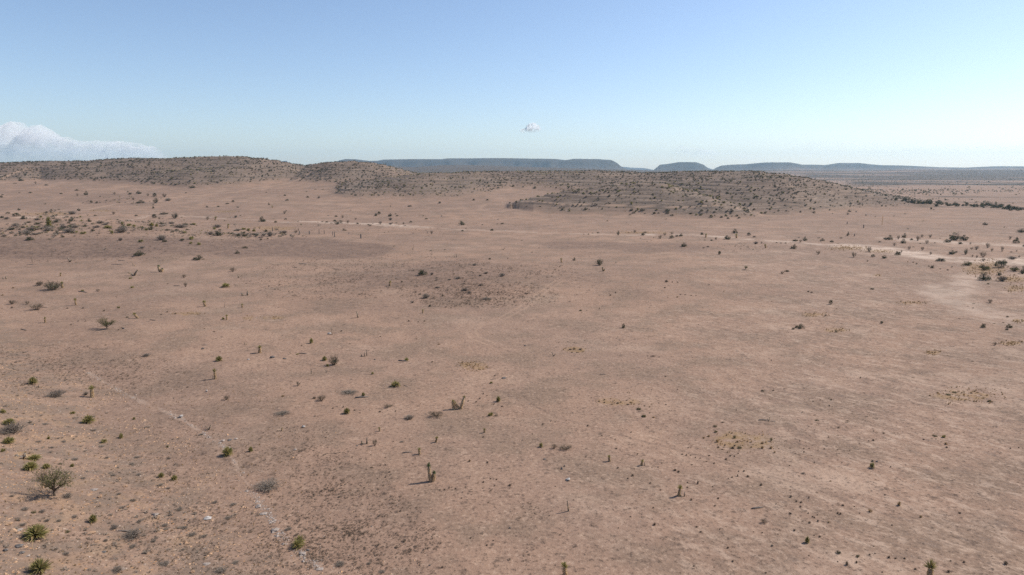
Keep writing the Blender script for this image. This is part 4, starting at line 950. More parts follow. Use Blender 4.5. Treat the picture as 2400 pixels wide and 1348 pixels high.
ITEMS['L'] = '''
870 462 50 66 Y @dark yucca on right flat|compact dark green yucca alone on the right flat, dark specks above it; 905 408 26 12 X; 868 405 26 16 S; 325 1085 46 60 Y @yucca of lower right|small dark based yucca left in the lower right part; 1335 1440 66 205 T 0 @bottom right yucca|tall trunk yucca with green head cut by the bottom edge at right; 5 70 22 40 D; 40 70 44 10 L; 1460 207 42 34 Y @pale green clump|pale green yucca clump right of a darker low tuft; 1385 197 46 18 K; 1480 264 40 24 V; 1485 292 28 18 U; 875 234 30 20 U; 838 235 18 10 U; 585 1172 46 34 S; 745 1202 30 32 K; 655 1270 40 42 U; 1090 774 46 44 V @orange tussock|bright orange brown tussock standing alone right of a flatter one; 850 828 48 32 V; 1270 872 34 26 V; 1500 1330 40 28 U
1975 1266 52 42 U @tussock at far right bottom|large brown tussock near the bottom right, left of the frame edge; 1595 838 32 18 U; 345 920 34 24 U; 185 845 40 22 U; 430 1036 34 20 U; 220 984 30 22 U; 235 742 26 20 U; 275 748 28 18 U; 340 710 22 20 U; 190 704 26 24 G; 270 784 26 18 U; 370 868 22 16 U; 385 874 24 14 U; 410 852 16 12 U; 580 840 24 22 U; 602 846 26 24 U; 622 776 34 20 U; 405 66 40 12 S; 1005 1210 34 28 U; 1135 1216 28 18 U; 1060 1216 26 18 U; 735 1250 28 24 U; 845 1184 26 18 U; 1225 1305 26 20 U; 878 155 18 12 U; 960 172 34 14 U; 1120 160 12 8 U; 1060 186 14 10 U; 502 206 10 16 U; 265 236 18 10 U; 298 298 18 10 U; 342 298 18 10 U; 470 302 18 10 U; 368 274 12 8 U; 230 340 14 10 U; 300 328 24 14 U; 90 300 16 10 U; 185 296 24 10 U; 25 235 24 40 K; 25 300 40 30 V; 55 335 30 24 V; 80 378 14 10 U; 385 414 16 12 U; 130 462 12 8 U; 180 440 18 10 U; 615 418 14 12 U; 1295 225 24 14 U; 1395 220 18 12 K; 1440 244 12 10 U; 1020 452 12 14 G; 1625 165 10 14 U; 1810 272 12 10 U; 1660 292 16 10 U; 2015 298 18 14 U; 2085 292 18 12 U; 1570 322 14 8 U; 520 572 28 14 V; 365 542 12 8 U; 290 510 34 18 G; 910 674 14 10 U; 972 686 22 14 U; 1030 938 24 14 U; 718 782 18 12 U; 505 915 24 20 V; 415 905 20 18 G; 335 838 18 14 U; 282 908 14 8 U; 265 956 12 8 U; 385 1020 20 12 U; 35 1110 24 18 G; 340 1190 20 12 U; 490 1168 16 8 U; 890 1172 18 12 U; 580 1240 18 12 U; 805 1222 14 10 U; 950 1328 26 14 U; 850 1270 16 8 U; 1518 1235 26 14 U; 1630 1246 28 22 U; 880 1112 24 10 U; 760 838 22 10 U; 830 890 14 8 U; 185 645 18 12 U; 262 686 14 8 U; 75 808 16 10 U
'''

KTXT = dict(Y='spiky yucca clump', T='small trunk yucca', Q='two headed yucca', W='three trunk yucca', D='dead yucca stump', L='fallen yucca trunk', P='thin wooden post', J='pale stalk',
            S='dark green shrub', K='olive green tuft', G='grey twiggy bush', O='thin brown bush', N='leafy dark bush', M='little mesquite tree',
            U='dark brown grass tussock', V='golden grass tussock', R='pale limestone slab', X='dark stone', Z='white stone', C='ochre stone')
GTXT = dict(Y='yuccas scattered over the plain', T='yuccas with trunks on the plain', Q='yuccas with trunks on the plain', W='yuccas with trunks on the plain', D='dead yucca stumps',
            L='fallen yucca trunks', P='thin posts on the plain', J='pale stalks', S='dark shrubs dotted over the plain', K='olive tufts', G='grey twiggy bushes', O='thin brown bushes', N='leafy bushes on the plain',
            M='small mesquite trees', U='dark grass tussocks', V='golden grass tussocks', R='limestone slabs', X='dark stones', Z='white stones', C='ochre stones')
ORD = 'nearest,second nearest,third nearest,fourth nearest,fifth nearest,sixth nearest,seventh nearest,eighth nearest,ninth nearest,tenth nearest,eleventh nearest,twelfth nearest,thirteenth nearest,fourteenth nearest,fifteenth nearest,sixteenth nearest,seventeenth nearest,eighteenth nearest,nineteenth nearest,twentieth nearest,twenty first nearest,twenty second nearest,twenty third nearest,twenty fourth nearest,twenty fifth nearest,twenty sixth nearest,twenty seventh nearest,twenty eighth nearest'.split(',')

def read_items():
    out = []
    for crop, txt in ITEMS.items():
        ox, oy, s = CROPS[crop]
        for e in txt.replace('\n', ';').split(';'):
            e = e.strip()
            if not e: continue
            short = full = None
            if '@' in e:
                e, l = e.split('@'); short, full = [t.strip() for t in l.split('|')]
            t = e.split()
            out.append(dict(px=ox + float(t[0]) / s, py=oy + float(t[1]) / s, w=float(t[2]) / s, h=float(t[3]) / s, k=t[4],
                            v=int(t[5]) if len(t) > 5 else None, lean=float(t[6]) if len(t) > 6 else 0.0, short=short, full=full))
    # past 300 of one kind the smallest join the merged growth
    for kinds, cap in (('SKH', 215), ('UV', 300)):
        L = sorted([i for i in out if i['k'] in kinds], key=lambda i: -(i['w'] * i['h'] + (1e4 if i['short'] else 0)))
        for i in L[cap:]: i['small'] = True
    return out

SMALL = {'bush': [], 'tuft': []}
def place_items():
    its = read_items()
    px = np.array([i['px'] for i in its]); py = np.array([i['py'] for i in its])
    th = np.arctan((py - 402) / F)                                    # how steeply we look down on it
    soft = np.array([i['k'] in 'YSKGONMUVRXZC' for i in its])
    lift = np.where(soft, 0.30 * np.array([i['w'] for i in its]) * np.sin(th), 0)
    x, y, z, dep = px_hit(px, py - lift)
    z = height(x, y)
    marks = [i for i in its if i['short']]
    buckets = {}
    for n, i in enumerate(its):
        if i.get('small'): continue
        if i['full']: i['label'] = i['full']; continue
        best = min(marks, key=lambda m: math.hypot((m['px'] - i['px']), 1.3 * (m['py'] - i['py'])))
        dx, dy = i['px'] - best['px'], i['py'] - best['py']
        if abs(dx) > 1.3 * abs(dy): d = 'right of' if dx > 0 else 'left of'
        else: d = 'in front of' if dy > 0 else 'beyond'
        buckets.setdefault((KTXT[i['k']], best['short'], d), []).append((math.hypot(dx, dy), n))
    for (kt, short, d), L in buckets.items():
        L.sort()
        for q, (_, n) in enumerate(L):
            its[n]['label'] = '%s %s the %s' % (kt, d, short) if len(L) == 1 else '%s, %s %s the %s' % (kt, ORD[min(q, 27)], d, short)
    for n, i in enumerate(its):
        s = dep[n] / F
        w, h = i['w'] * s, i['h'] * s
        k = i['k']
        st, ct = math.sin(th[n]), math.cos(th[n])
        if k in 'YSKGONMUV':
            h = max((h - 0.55 * w * st) / ct, 0.42 * h)
            if k == 'Y': h = h * 1.12
            if k == 'M': h = i['h'] * s * 0.92
            if k in 'UV': w *= 1.1; h *= 1.1
        elif k in 'RXZC':
            w *= 0.72; h = max((h - 0.6 * w * st) / ct, 0.4 * h)
        elif k == 'L': h = w * (0.9 if w > 1 else 1.0)
        else: h = h / ct
        if k in 'TQ': w = max(w, 0.42 * h) * 1.15
        if k == 'T': w = min(w * 1.35, h * 1.1)
        if k == 'D': w = max(w * 1.5, 0.5 * h)
        if i.get('small'):
            SMALL['bush' if k in 'SKH' else 'tuft'].append((x[n], y[n], w, h)); continue
        if k in 'SKGONM': w *= 1.12; h *= {'S': 1.42, 'K': 1.35, 'G': 1.2, 'O': 1.2, 'N': 1.2, 'M': 1.1}[k]
        rot = None
        if k in 'QWD' or i['lean']: rot = random.uniform(-0.25, 0.25)
        if k == 'D' and i['v'] is None and random.random() < 0.5: rot += math.pi
        if k == 'L': rot = random.uniform(-0.5, 0.5)
        if k in 'RXZC': rot = random.uniform(-0.3, 0.3)
        parts = max(i['w'], i['h']) >= 9.5
        sink = 0.02 * h
        o = put(k, x[n], y[n], z[n] - sink, w, h, rot, i['v'], parts, i['lean'])
        if k == 'L':
            o.scale = (w, min(w, 1.6 + 0.2 * w), min(w, 1.6 + 0.2 * w))
        tag(o, i['label'], CATS[k], GTXT[k])
    return [(x[n], y[n]) for n in range(len(its))]
place_items()

# ------------------------------------------------------------------ countless small growth as merged meshes
def scatter_mesh(name, tmpl, x, y, z, w, h, mat, label, cat, tilt=0.0):
    """tmpl: (n,3,3) triangles of a unit plant; one merged mesh"""
    n = len(x)
    v = RNG.integers(0, len(tmpl), n)
    a = RNG.uniform(0, 2 * np.pi, n)
    ca, sa = np.cos(a)[:, None, None], np.sin(a)[:, None, None]
    Tm = np.stack(tmpl)[v]                                            # n,k,3,3
    X = Tm[..., 0] * ca - Tm[..., 1] * sa
    Y = Tm[..., 0] * sa + Tm[..., 1] * ca
    V = np.stack([X * w[:, None, None] + x[:, None, None], Y * w[:, None, None] + y[:, None, None], Tm[..., 2] * h[:, None, None] + z[:, None, None]], -1).reshape(-1, 3)
    f = np.arange(len(V)).reshape(-1, 3)
    o = link(name, new_mesh(name, V, f, [mat]))
    return tag(o, label, cat, None, 'stuff')

def tri_bush(k, rg, r=0.5):
    out = []
    for _ in range(k):
        d = rg.normal(size=3); d /= np.linalg.norm(d)
        c = np.array([0, 0, 0.42]) + d * rg.uniform(0.5, 1.0) * np.array([r * 0.85, r * 0.85, 0.42])
        c[2] = max(c[2], 0.04)
        t = rg.normal(size=(3, 3)) * 0.13
        out.append(c + t - t.mean(0))
    out = np.array(out)
    out[..., 2] = np.maximum(out[..., 2], -0.02)
    return out

def tri_tuft(k, rg):
    out = []
    for _ in range(k):
        az = rg.uniform(0, 2 * math.pi); e = rg.uniform(0, 1)
        b = np.array([math.cos(az), math.sin(az), 0]) * rg.uniform(0, 0.2)
        t = np.array([math.cos(az) * 0.5 * e, math.sin(az) * 0.5 * e, 1 - 0.5 * e])
        s = np.array([-math.sin(az), math.cos(az), 0]) * 0.11
        out.append([b - s, b + s, t])
    return np.array(out)

def tri_yucca(k, rg):
    out = []
    for _ in range(k):
        az = rg.uniform(0, 2 * math.pi); e = math.radians(rg.uniform(-5, 85))
        d = np.array([math.cos(az) * math.cos(e), math.sin(az) * math.cos(e), 1.3 * math.sin(e)])
        s = np.array([-math.sin(az), math.cos(az), 0]) * 0.05
        c = np.array([0, 0, 0.25])
        out.append([c - s, c + s, c + d * 0.5])
    return np.array(out)

def tri_stone(rg):
    v = np.array([[1, 0, 0], [-1, 0, 0], [0, 1, 0], [0, -1, 0], [0, 0, 1], [0, 0, -0.4]]) * 0.5 * rg.uniform(0.6, 1.1, (6, 1)) + rg.normal(size=(6, 3)) * 0.06
    f = [(0, 2, 4), (2, 1, 4), (1, 3, 4), (3, 0, 4), (2, 0, 5), (1, 2, 5), (3, 1, 5), (0, 3, 5)]
    return np.array([[v[a], v[b], v[c]] for a, b, c in f])

rg = np.random.default_rng(5)
TB = [tri_bush(34, rg) for _ in range(5)]
TT = [tri_tuft(16, rg) for _ in range(6)]
TD = [tri_bush(22, rg, 0.55) for _ in range(6)]
TH = [tri_bush(60, rg) for _ in range(5)]
TY = [tri_yucca(40, rg) for _ in range(3)]
TS = [tri_stone(rg) for _ in range(8)]

# hill scrub: the largest showing ones are things of their own, the rest is one growth
def hill_scrub():
    n = 78000
    p = RNG.uniform(-150, 2550, n); Yd = RNG.uniform(430, 1150, n)
    x = (p - 1200) / F * (Yd * CP + 4.5); y = Yd
    z, pp, Y2, hm, mm, d, rise = height(x, y, True)
    keep = hm > 0.35
    dens = np.clip(0.75 + 0.45 * fbm(x / 55., y / 55., 91, 3), 0.3, 1) * np.clip((z + 8) / 26, 0.35, 1) * np.where(p < 700, 1.0, 0.9)
    keep &= RNG.uniform(0, 1, n) < dens
    # ledges hold more of it
    fr = (z + 3 * fbm(x / 120., y / 120., 9, 2)) / 3.0; fr = fr - np.floor(fr)
    keep &= RNG.uniform(0, 1, n) < np.where((fr > 0.45) & (fr < 0.85), 1.0, 0.6)
    x, y, z, p, Yd = x[keep], y[keep], z[keep], pp[keep], Y2[keep]
    w = RNG.lognormal(math.log(1.5), 0.36, len(x)) * np.where(p < 800, 1.15, 1.0)
    w = np.minimum(w, 2.5 + 0.2 * RNG.uniform(-1, 1, len(x)))
    h = w * RNG.uniform(0.5, 0.85, len(x))
    qx, qy, dep = project(x, y, z)
    # is it in sight: compare with the terrain met on its ray
    _, _, _, m = px_hit(qx, qy - 0.6 * h * F / dep)
    seen = (m > dep * 0.985) & (qx > 0) & (qx < 2400)
    big = np.where(seen, w * h / dep ** 2, 0)
    # yuccas sit on the lit shoulders
    yuc = (RNG.uniform(0, 1, len(x)) < np.where(((p > 1450) & (p < 1780) & (qy > 425)) | ((p > 1200) & (p < 1400) & (qy < 475)) | ((p > 380) & (p < 560)) | ((p > 900) & (p < 1130)), 0.55, 0.12))
    order = np.argsort(-big)
    order = np.concatenate([order[~yuc[order]][:85], order[yuc[order]][:130]])
    zone = [(700, 'left far hill'), (1040, 'rounded hill left of the centre'), (1190, 'west lobe of the central hill'), (1850, 'terraced central hill'), (9999, 'right end of the central hill')]
    for i in order:
        k = 'Y' if yuc[i] else ('H' if RNG.uniform() < 0.75 else 'K')
        o = put(k, x[i], y[i], z[i] - 0.1, w[i], h[i], None, None, False)
        zn = [t for lim, t in zone if p[i] < lim][0]
        if k == 'Y': tag(o, 'small yellowish yucca clump among many on the %s' % zn, 'yucca', 'yuccas on the %s' % zn)
        elif k == 'H': tag(o, 'small dark shrub among many on the %s' % zn, 'shrub', 'dark shrubs on the %s' % zn)
        else: tag(o, 'small olive shrub among many on the %s' % zn, 'shrub', 'olive shrubs on the %s' % zn)
    rest = np.ones(len(x), bool); rest[order] = False
    a = rest & ~yuc; b = rest & yuc
    S = np.array(SMALL['bush']).reshape(-1, 4)
    if len(S): scatter_mesh('plain_scrub', TB, S[:, 0], S[:, 1], height(S[:, 0], S[:, 1]) - 0.03, S[:, 2], S[:, 3], M['leaf'], 'smallest dark shrubs sprinkled over the plain', 'scrub')
    scatter_mesh('hillside_scrub', TH, x[a], y[a], z[a] - 0.1, w[a], h[a], M['hillleaf'], 'countless small dark shrubs covering the hillsides', 'scrub')
    scatter_mesh('hillside_yuccas', TY, x[b], y[b], z[b] - 0.1, w[b], h[b], M['yleaf'], 'countless small yellowish yuccas on the hill shoulders', 'scrub')
    return len(x)
print('hill scrub', hill_scrub())

def far_scrub():
    n = 9000
    Yd = np.concatenate([RNG.uniform(720, 1500, 3200), RNG.uniform(1300, 3600, 5800)])
    p = np.concatenate([RNG.uniform(1850, 2600, 3200), RNG.uniform(1800, 2600, 5800)])
    x = (p - 1200) / F * (Yd * CP + 4.5); y = Yd
    z, pp, Y2, hm, mm, d, rise = height(x, y, True)
    k = (hm < 0.1) & (RNG.uniform(0, 1, n) < np.clip(0.35 + 1.6 * fbm(x / 160., y / 160., 101, 3), 0.03, 1))
    x, y, z = x[k], y[k], z[k]
    w = RNG.lognormal(math.log(2.3), 0.35, len(x)); h = w * RNG.uniform(0.5, 0.85, len(x))
    scatter_mesh('distant_scrub', TB, x, y, z - 0.1, w, h, M['leaf'], 'distant scrub dotted over the far plain at the right', 'scrub')
    n = 5200                                                          # middle slopes below the mesas
    Yd = RNG.uniform(2600, 5600, n); p = RNG.uniform(600, 2600, n)
    x = (p - 1200) / F * (Yd * CP + 4.5); y = Yd
    z = height(x, y)
    w = RNG.lognormal(math.log(4.2), 0.35, n); h = w * 0.5
    scatter_mesh('foothill_scrub', TB, x, y, z - 0.1, w, h, M['leaf'], 'far dark scrub on the slopes below the mesas', 'scrub')
far_scrub()

def tree_line():
    """row of mesquite along the far creek at the right"""
    L = np.array([(1150, 500), (1330, 535), (1500, 545), (1700, 562), (1900, 568), (2100, 578), (2390, 606)], float)
    t = np.sort(RNG.uniform(0, 1, 96)) ** 0.8
    cx = 1170 + t * 1230
    cy = np.interp(cx, L[:, 0], L[:, 1]) + RNG.normal(0, 6, 96)
    px, py = 1800 + cx / 3.965, 340 + cy / 3.965
    x, y, z, dep = px_hit(px, py)
    z = height(x, y)
    NUM = 'first,second,third,fourth,fifth,sixth,seventh,eighth,ninth,tenth,eleventh,twelfth,thirteenth,fourteenth,fifteenth,sixteenth,seventeenth,eighteenth,nineteenth'.split(',')
    TEN = ['', '', 'twent', 'thirt', 'fort', 'fift', 'sixt', 'sevent', 'eight', 'ninet']
    words = NUM + [(TEN[k // 10] + ('ieth' if k % 10 == 0 else 'y ' + NUM[k % 10 - 1])) for k in range(20, 100)]
    rank = np.argsort(np.argsort(px))
    for i in range(96):
        w = RNG.uniform(22, 58) / 3.965 * dep[i] / F; h = w * RNG.uniform(0.6, 0.95)
        o = put('S' if RNG.uniform() < 0.85 else 'K', x[i], y[i], z[i] - 0.1, w, h, None, None, False)
        tag(o, 'dark bushy tree, %s from the left in the far right tree row' % words[rank[i]], 'tree', 'dark trees of the far row at the right')
        o.name = 'row_tree'
tree_line()

# tufts, by patches: centre x y, radii, count, kind
def patch_points(cx, cy, rx, ry, n):
    u = RNG.uniform(0, 1, n) ** 0.72 * 1.15; a = RNG.uniform(0, 2 * np.pi, n)
    X, Y, Z, D = px_hit([cx, cx + rx, cx, cx], [cy, cy, cy - ry, cy + ry])
    ax = np.array([X[1] - X[0], 0]); 
    x = X[0] + u * np.cos(a) * (X[1] - X[0]) * 1.0
    t = u * np.sin(a)
    y = Y[0] + np.where(t > 0, t * (Y[2] - Y[0]), -t * (Y[3] - Y[0]))
    x = x + np.where(t > 0, t * (X[2] - X[0]), -t * (X[3] - X[0]))
    return x, y

def tufts():
    xs, ys, ss = [], [], []
    def add(cx, cy, rx, ry, n, s):
        n = int(n * 1.7)
        x, y = patch_points(cx, cy, rx, ry, n)
        k = fbm(x / 2.5, y / 2.5, 111, 3) > RNG.uniform(-0.7, 0.25, n)
        xs.append(x[k]); ys.append(y[k]); ss.append(np.full(k.sum(), s * 0.72))
    for q in ((690, 1060, 120, 60, 420, 0.26), (780, 1150, 140, 80, 800, 0.25), (820, 1250, 170, 100, 1100, 0.24), (740, 1310, 150, 70, 700, 0.23), (960, 1290, 70, 70, 260, 0.22),
              (130, 850, 190, 38, 900, 0.32), (300, 880, 150, 40, 600, 0.3), (60, 900, 90, 30, 200, 0.3), (400, 1110, 160, 120, 700, 0.24), (500, 1280, 150, 90, 900, 0.22), (250, 1280, 200, 90, 500, 0.22),
              (780, 655, 190, 42, 1500, 0.5), (900, 620, 200, 25, 700, 0.5), (1090, 665, 140, 50, 1500, 0.5), (1120, 702, 120, 18, 600, 0.5), (1265, 640, 90, 18, 260, 0.55), (1230, 690, 70, 25, 300, 0.5),
              (1150, 1148, 50, 26, 40, 0.22), (1240, 1196, 50, 22, 40, 0.22), (1235, 1302, 40, 22, 40, 0.2), (1040, 1150, 60, 14, 30, 0.2), (1750, 580, 60, 10, 120, 0.6), (1350, 620, 140, 40, 180, 0.4),
              (1430, 690, 120, 30, 90, 0.4), (1000, 540, 180, 20, 300, 0.6), (360, 540, 330, 40, 1500, 0.6), (200, 600, 200, 15, 260, 0.6), (1950, 1000, 120, 60, 60, 0.3), (1880, 1190, 90, 70, 60, 0.2)):
        add(*q)
    # a thin sprinkling everywhere
    n = 9000
    Yd = RNG.uniform(55, 480, n) ** 1.0; p = RNG.uniform(-200, 2600, n)
    xs.append((p - 1200) / F * (Yd * CP + 4.5)); ys.append(Yd); ss.append(np.full(n, 0.10) + 0.0005 * Yd)
    x, y, s = np.concatenate(xs), np.concatenate(ys), np.concatenate(ss)
    w = s * RNG.lognormal(0, 0.38, len(x)); h = w * RNG.uniform(0.35, 0.6, len(x))
    S = np.array(SMALL['tuft']).reshape(-1, 4)
    x = np.concatenate([x, S[:, 0]]); y = np.concatenate([y, S[:, 1]]); w = np.concatenate([w, S[:, 2]]); h = np.concatenate([h, S[:, 3]])
    scatter_mesh('low_tussocks', TD, x, y, height(x, y) - 0.01, w, h, M['tuft'], 'countless small dark dry tufts dotting the desert floor', 'dry tufts')
    xs, ys, ss = [], [], []
    for cx, cy, rx, ry, n in GOLD:
        n = int(n * 0.9); x, y = patch_points(cx, cy, rx * 1.2, ry * 1.4, n * 2)
        D = np.hypot(x[0], y[0])
        xs.append(x); ys.append(y); ss.append(np.full(n * 2, 0.14 + 0.0008 * D))
    n = 2600
    Yd = RNG.uniform(46, 112, n); p = RNG.uniform(-200, 700, n)
    xs.append((p - 1200) / F * (Yd * CP + 4.5)); ys.append(Yd); ss.append(np.full(n, 0.15))
    x, y, s = np.concatenate(xs), np.concatenate(ys), np.concatenate(ss)
    w = s * np.minimum(RNG.lognormal(0, 0.5, len(x)), 2.0); h = w * RNG.uniform(0.4, 0.9, len(x))
    scatter_mesh('golden_grass', TT, x, y, height(x, y) - 0.01, w, h, M['gold'], 'dry golden grass growing in loose patches', 'grass')
tufts()

def pebbles():
    n = 60000
    Yd = RNG.uniform(44, 175, n); p = RNG.uniform(-300, 1300, n)
    x = (p - 1200) / F * (Yd * CP + 4.5); y = Yd
    z, pp, Y2, hm, mm, d, rise = height(x, y, True)
    k = RNG.uniform(0, 1, n) < np.where(d > 0, 1, np.exp(d / 6.0)) * np.clip(0.45 + fbm(x / 5., y / 5., 121, 3), 0.05, 1)
    x, y, z = x[k], y[k], z[k]
    w = RNG.lognormal(math.log(0.10), 0.5, len(x))
    scatter_mesh('scattered_stones', TS, x, y, z, w, w * 0.6, M['pebble'], 'countless small stones strewn over the lower left slope', 'stones')
    lx, ly = poly_world('205 872 260 905 330 940 400 970 470 1010 530 1050 560 1100 590 1150 620 1200 650 1245 700 1290 745 1330')
    n = 1100; k = RNG.integers(0, len(lx) - 1, n); t = RNG.uniform(0, 1, n)
    x = lx[k] + (lx[k + 1] - lx[k]) * t + RNG.normal(0, 0.22, n); y = ly[k] + (ly[k + 1] - ly[k]) * t + RNG.normal(0, 0.3, n)
    x = x + 0.8 * fbm(x / 6, y / 6, 77, 2); g_ = fbm(x / 4., y / 4., 78, 3) > -0.12
    x, y = x[g_], y[g_]
    w = RNG.lognormal(math.log(0.17), 0.5, len(x))
    scatter_mesh('limestone_chips', TS, x, y, height(x, y), w, w * 0.5, M['lime'], 'broken line of pale limestone slabs edging the lower left slope', 'stones')
    n = 24000
    Yd = RNG.uniform(44, 120, n); p = RNG.uniform(-300, 720, n)
    x = (p - 1200) / F * (Yd * CP + 4.5); y = Yd
    z, pp, Y2, hm, mm, d, rise = height(x, y, True)
    k = (d > -1) & (RNG.uniform(0, 1, n) < np.clip(-0.12 + 2.2 * fbm(x / 7., y / 7., 141, 4), 0.01, 1))
    x, y, z = x[k], y[k], z[k]
    w = RNG.lognormal(math.log(0.19), 0.5, len(x))
    scatter_mesh('ochre_stones', TS, x, y, z, w, w * 0.5, M['ochre'], 'orange brown stones strewn in loose patches on the lower left slope', 'stones')
    n = 9000                                                          # grey dwarf scrub of the slope, a few cm high
    Yd = RNG.uniform(44, 150, n); p = RNG.uniform(-300, 760, n)
    x = (p - 1200) / F * (Yd * CP + 4.5); y = Yd
    z, pp, Y2, hm, mm, d, rise = height(x, y, True)
    k = (d > 1) & (RNG.uniform(0, 1, n) < np.clip(0.25 + 1.2 * fbm(x / 9., y / 9., 131, 3), 0.02, 1))
    x, y, z = x[k], y[k], z[k]
    w = RNG.lognormal(math.log(0.34), 0.38, len(x))
    scatter_mesh('dwarf_scrub', TB, x, y, z - 0.02, w, w * 0.32, M['greyleaf'], 'countless tiny grey dwarf shrubs on the stony lower left slope', 'scrub')
pebbles()

def rise_scrub():
    xs, ys = [], []
    for q in ((130, 520, 200, 20, 420), (330, 535, 240, 16, 420), (560, 550, 170, 9, 220), (60, 545, 120, 16, 160), (290, 470, 110, 13, 60), (760, 525, 500, 20, 90)):
        x, y = patch_points(*q); k = fbm(x / 14., y / 14., 151, 3) > RNG.uniform(-0.6, 0.35, len(x))
        xs.append(x[k]); ys.append(y[k])
    x, y = np.concatenate(xs), np.concatenate(ys); z = height(x, y)
    w = RNG.lognormal(math.log(1.5), 0.4, len(x)); r = RNG.uniform(0, 1, len(x))
    for nm, lo, hi, T_, m, lab in (('grey_scrub', 0, 0.6, TB, 'greyleaf', 'small grey scrub filling the low rise at left'), ('dark_scrub', 0.6, 0.85, TB, 'leaf', 'small dark scrub filling the low rise at left'),
                                   ('yellow_scrub', 0.85, 1.01, TY, 'yleaf', 'little yellowish yuccas filling the low rise at left')):
        k = (r >= lo) & (r < hi)
        scatter_mesh(nm, T_, x[k], y[k], z[k] - 0.03, w[k], w[k] * 0.5, M[m], lab, 'scrub')
rise_scrub()

# ------------------------------------------------------------------ clouds: heaped bodies of white vapour far beyond the haze
def cloud_mat(name, amax, z0, z1, scale, stretch, lo, hi, edge=0.97):
    t = NT(name)
    P = t.n('ShaderNodeTexCoord', out=3)
    sep = t.t.nodes.new('ShaderNodeSeparateXYZ'); t.t.links.new(P, sep.inputs[0])
    mp = t.n('ShaderNodeMapping', {'Vector': P, 'Scale': stretch})
    no = t.noise(mp, scale, 6, 0.62)
    al = t.math('MULTIPLY', t.rng(sep.outputs[2], z0, z1), t.rng(no, lo, hi, 0.0, 1.0))
    al = t.math('MULTIPLY', al, t.math('MULTIPLY', t.rng(t.math('ABSOLUTE', sep.outputs[0]), 1.0, edge), amax))
    ge = t.n('ShaderNodeNewGeometry', out=1)
    vn = t.n('ShaderNodeVectorMath', {0: ge, 1: (0.42, 0.42, 0.42)}, operation='MULTIPLY')
    vn = t.n('ShaderNodeVectorMath', {0: vn, 1: (0.15, 0.0, 0.6)}, operation='ADD')
    vn = t.n('ShaderNodeVectorMath', {0: vn}, operation='NORMALIZE')       # light is spread inside vapour: soften the relief
    d = t.n('ShaderNodeBsdfDiffuse', {'Color': (0.86, 0.86, 0.87, 1), 'Normal': vn})
    tl = t.n('ShaderNodeBsdfTranslucent', {'Color': (0.97, 0.97, 0.98, 1), 'Normal': vn})
    m1 = t.n('ShaderNodeMixShader', {0: 0.2, 1: d, 2: tl})
    tr = t.n('ShaderNodeBsdfTransparent')
    m2 = t.n('ShaderNodeMixShader', {0: al, 1: tr, 2: m1})
    t.t.links.new(m2, t.out.inputs['Surface'])
    return t.m

def cloud(label, x0, x1, r0, r1, Y, thick, top, billow, mat, seed, nx=260, ny=44, shells=7):
    X0, X1 = (x0 - 1200) / F * Y * CP, (x1 - 1200) / F * Y * CP
    Yc = Y + thick
    X0, X1 = (x0 - 1200) / F * Yc * CP, (x1 - 1200) / F * Yc * CP
    Z1, Z0 = float(z_at_row(r0, Yc)), float(z_at_row(r1, Yc))
    sx, sz = (X1 - X0) / 2, (Z1 - Z0)
    U, W = np.meshgrid(np.linspace(0, 1, nx), np.linspace(-1, 1, ny), indexing='ij')
    tp = np.interp(U, [q[0] for q in top], [q[1] for q in top])
    fx, fy = U * sx * 2 / sz, W * thick / sz
    bump_ = sum(np.abs(np.sin(fx * q1 + q2)) / q1 for q1, q2 in ((4.1, 0.4), (9.3, 1.7), (17.0, 0.2), (31.0, 2.2)))
    tp = tp + 0.22 * (bump_ - 0.33) * np.clip((tp - 0.45) * 4, 0.12, 1) * (tp > 0.1)
    ii, jj = np.meshgrid(np.arange(nx - 1), np.arange(ny - 1), indexing='ij')
    Vs, qs = [], []
    for sh in range(shells):                      # nested shells of thin vapour, so that the rim thins out
        f = 1.0 - 0.42 * (sh / max(shells - 1, 1)) ** 1.3 * (0.45 + 0.55 * np.clip(1.2 - tp, 0, 1))
        n = 0
        for k, s in enumerate((3.5, 7, 14, 28, 50)):
            n = n + (0.5 - np.abs(vnoise(fx * s + 3 * k, fy * s + seed + sh * 0.35, seed + k)) * 2) / s
        z = tp * f * np.clip(1 - np.abs(W) ** 1.6, 0, 1) ** 0.8 + billow * n * np.clip(tp * 3, 0, 1)
        z = np.where(np.abs(W) >= 1, 0, np.maximum(z, 0))
        qs.append(np.stack([ii * ny + jj, (ii + 1) * ny + jj, (ii + 1) * ny + jj + 1, ii * ny + jj + 1], -1).reshape(-1, 4) + sh * nx * ny)
        Vs.append(np.stack([U * 2 - 1, W * (1 - 0.03 * sh), z], -1).reshape(-1, 3))
    V = np.concatenate(Vs); q = np.concatenate(qs)
    o = link('cloud', new_mesh('cloud', V, q, [mat], None, True))
    o.location = ((X0 + X1) / 2, Y + thick, Z0)
    o.scale = (sx, thick, sz)
    return tag(o, label, 'cloud', 'clouds')

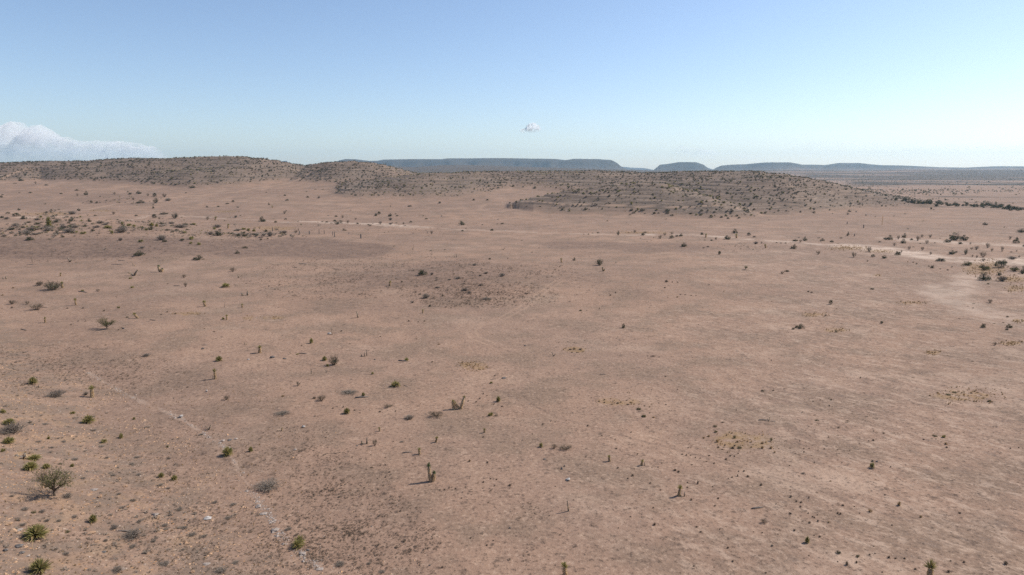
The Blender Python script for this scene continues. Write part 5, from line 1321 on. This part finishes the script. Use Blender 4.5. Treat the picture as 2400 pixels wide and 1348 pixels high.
cloud('long white cloud bank with puffy heads above the left hill', -240, 400, 282, 392, 28000, 2400,
      [(0, 0.8), (0.375, 0.86), (0.40, 0.88), (0.43, 0.96), (0.46, 0.93), (0.480, 0.84), (0.494, 0.66), (0.502, 0.66), (0.512, 0.84), (0.53, 0.88), (0.545, 0.84), (0.575, 0.70), (0.61, 0.60), (0.63, 0.63), (0.655, 0.52), (0.75, 0.52), (0.82, 0.50), (0.90, 0.48), (0.925, 0.44), (0.94, 0.30), (0.948, 0.12), (1.0, 0.02)],
      0.32, cloud_mat('cloud_bank_vapour', 0.22, -0.10, 0.90, 1.7, (3.0, 0.8, 2.0), 0.22, 0.60, 0.985), 3)
cloud('single tiny white cloud floating in clear sky above the mesas', 1214, 1270, 288, 309, 25000, 900,
      [(0, 0.0), (0.08, 0.25), (0.3, 0.36), (0.36, 0.70), (0.48, 0.95), (0.62, 1.0), (0.76, 0.92), (0.9, 0.6), (1.0, 0.0)], 0.2,
      cloud_mat('small_cloud_vapour', 0.24, -0.1, 0.45, 1.9, (2.5, 1, 1.4), 0.34, 0.62, 0.6), 8, 60, 30, 6)
cloud('faint thin cloud wisp sloping down over the right mesa gap', 1550, 1830, 326, 394, 30000, 2000,
      [(0, 0.5), (0.15, 0.8), (0.3, 0.68), (0.5, 0.52), (0.8, 0.45), (1.0, 0.3)], 0.1,
      cloud_mat('wisp_vapour', 0.30, 0.05, 0.75, 1.1, (2.2, 0.4, 3.0), 0.36, 0.66, 0.45), 12, 200, 40, 1)
cloud('broad faint veil of high cloud over the far right horizon', 1780, 2760, 318, 394, 33000, 3000,
      [(0, 0.3), (0.1, 0.8), (0.3, 0.76), (0.6, 0.68), (1.0, 0.5)], 0.1,
      cloud_mat('veil_vapour', 0.22, 0.1, 1.1, 1.0, (2.0, 0.4, 4.0), 0.34, 0.68, 0.6), 15, 200, 40, 1)

# ------------------------------------------------------------------ haze
import bmesh
bm = bmesh.new()
bmesh.ops.create_cube(bm, size=1.0)
hz = bpy.data.meshes.new('haze'); bm.to_mesh(hz); bm.free()
hm_ = NT('haze_air')
v = hm_.n('ShaderNodeVolumePrincipled', {'Color': (0.55, 0.81, 1.0, 1), 'Density': 4.6e-5, 'Anisotropy': 0.3})
hm_.t.links.new(v, hm_.out.inputs['Volume'])
hz.materials.append(hm_.m)
haze = link('haze', hz)
haze.scale = (31000, 31000, 470)
haze.location = (0, 0, 235 - 12)
tag(haze, 'thin pale blue haze lying over the whole plain', 'haze', None, 'stuff')
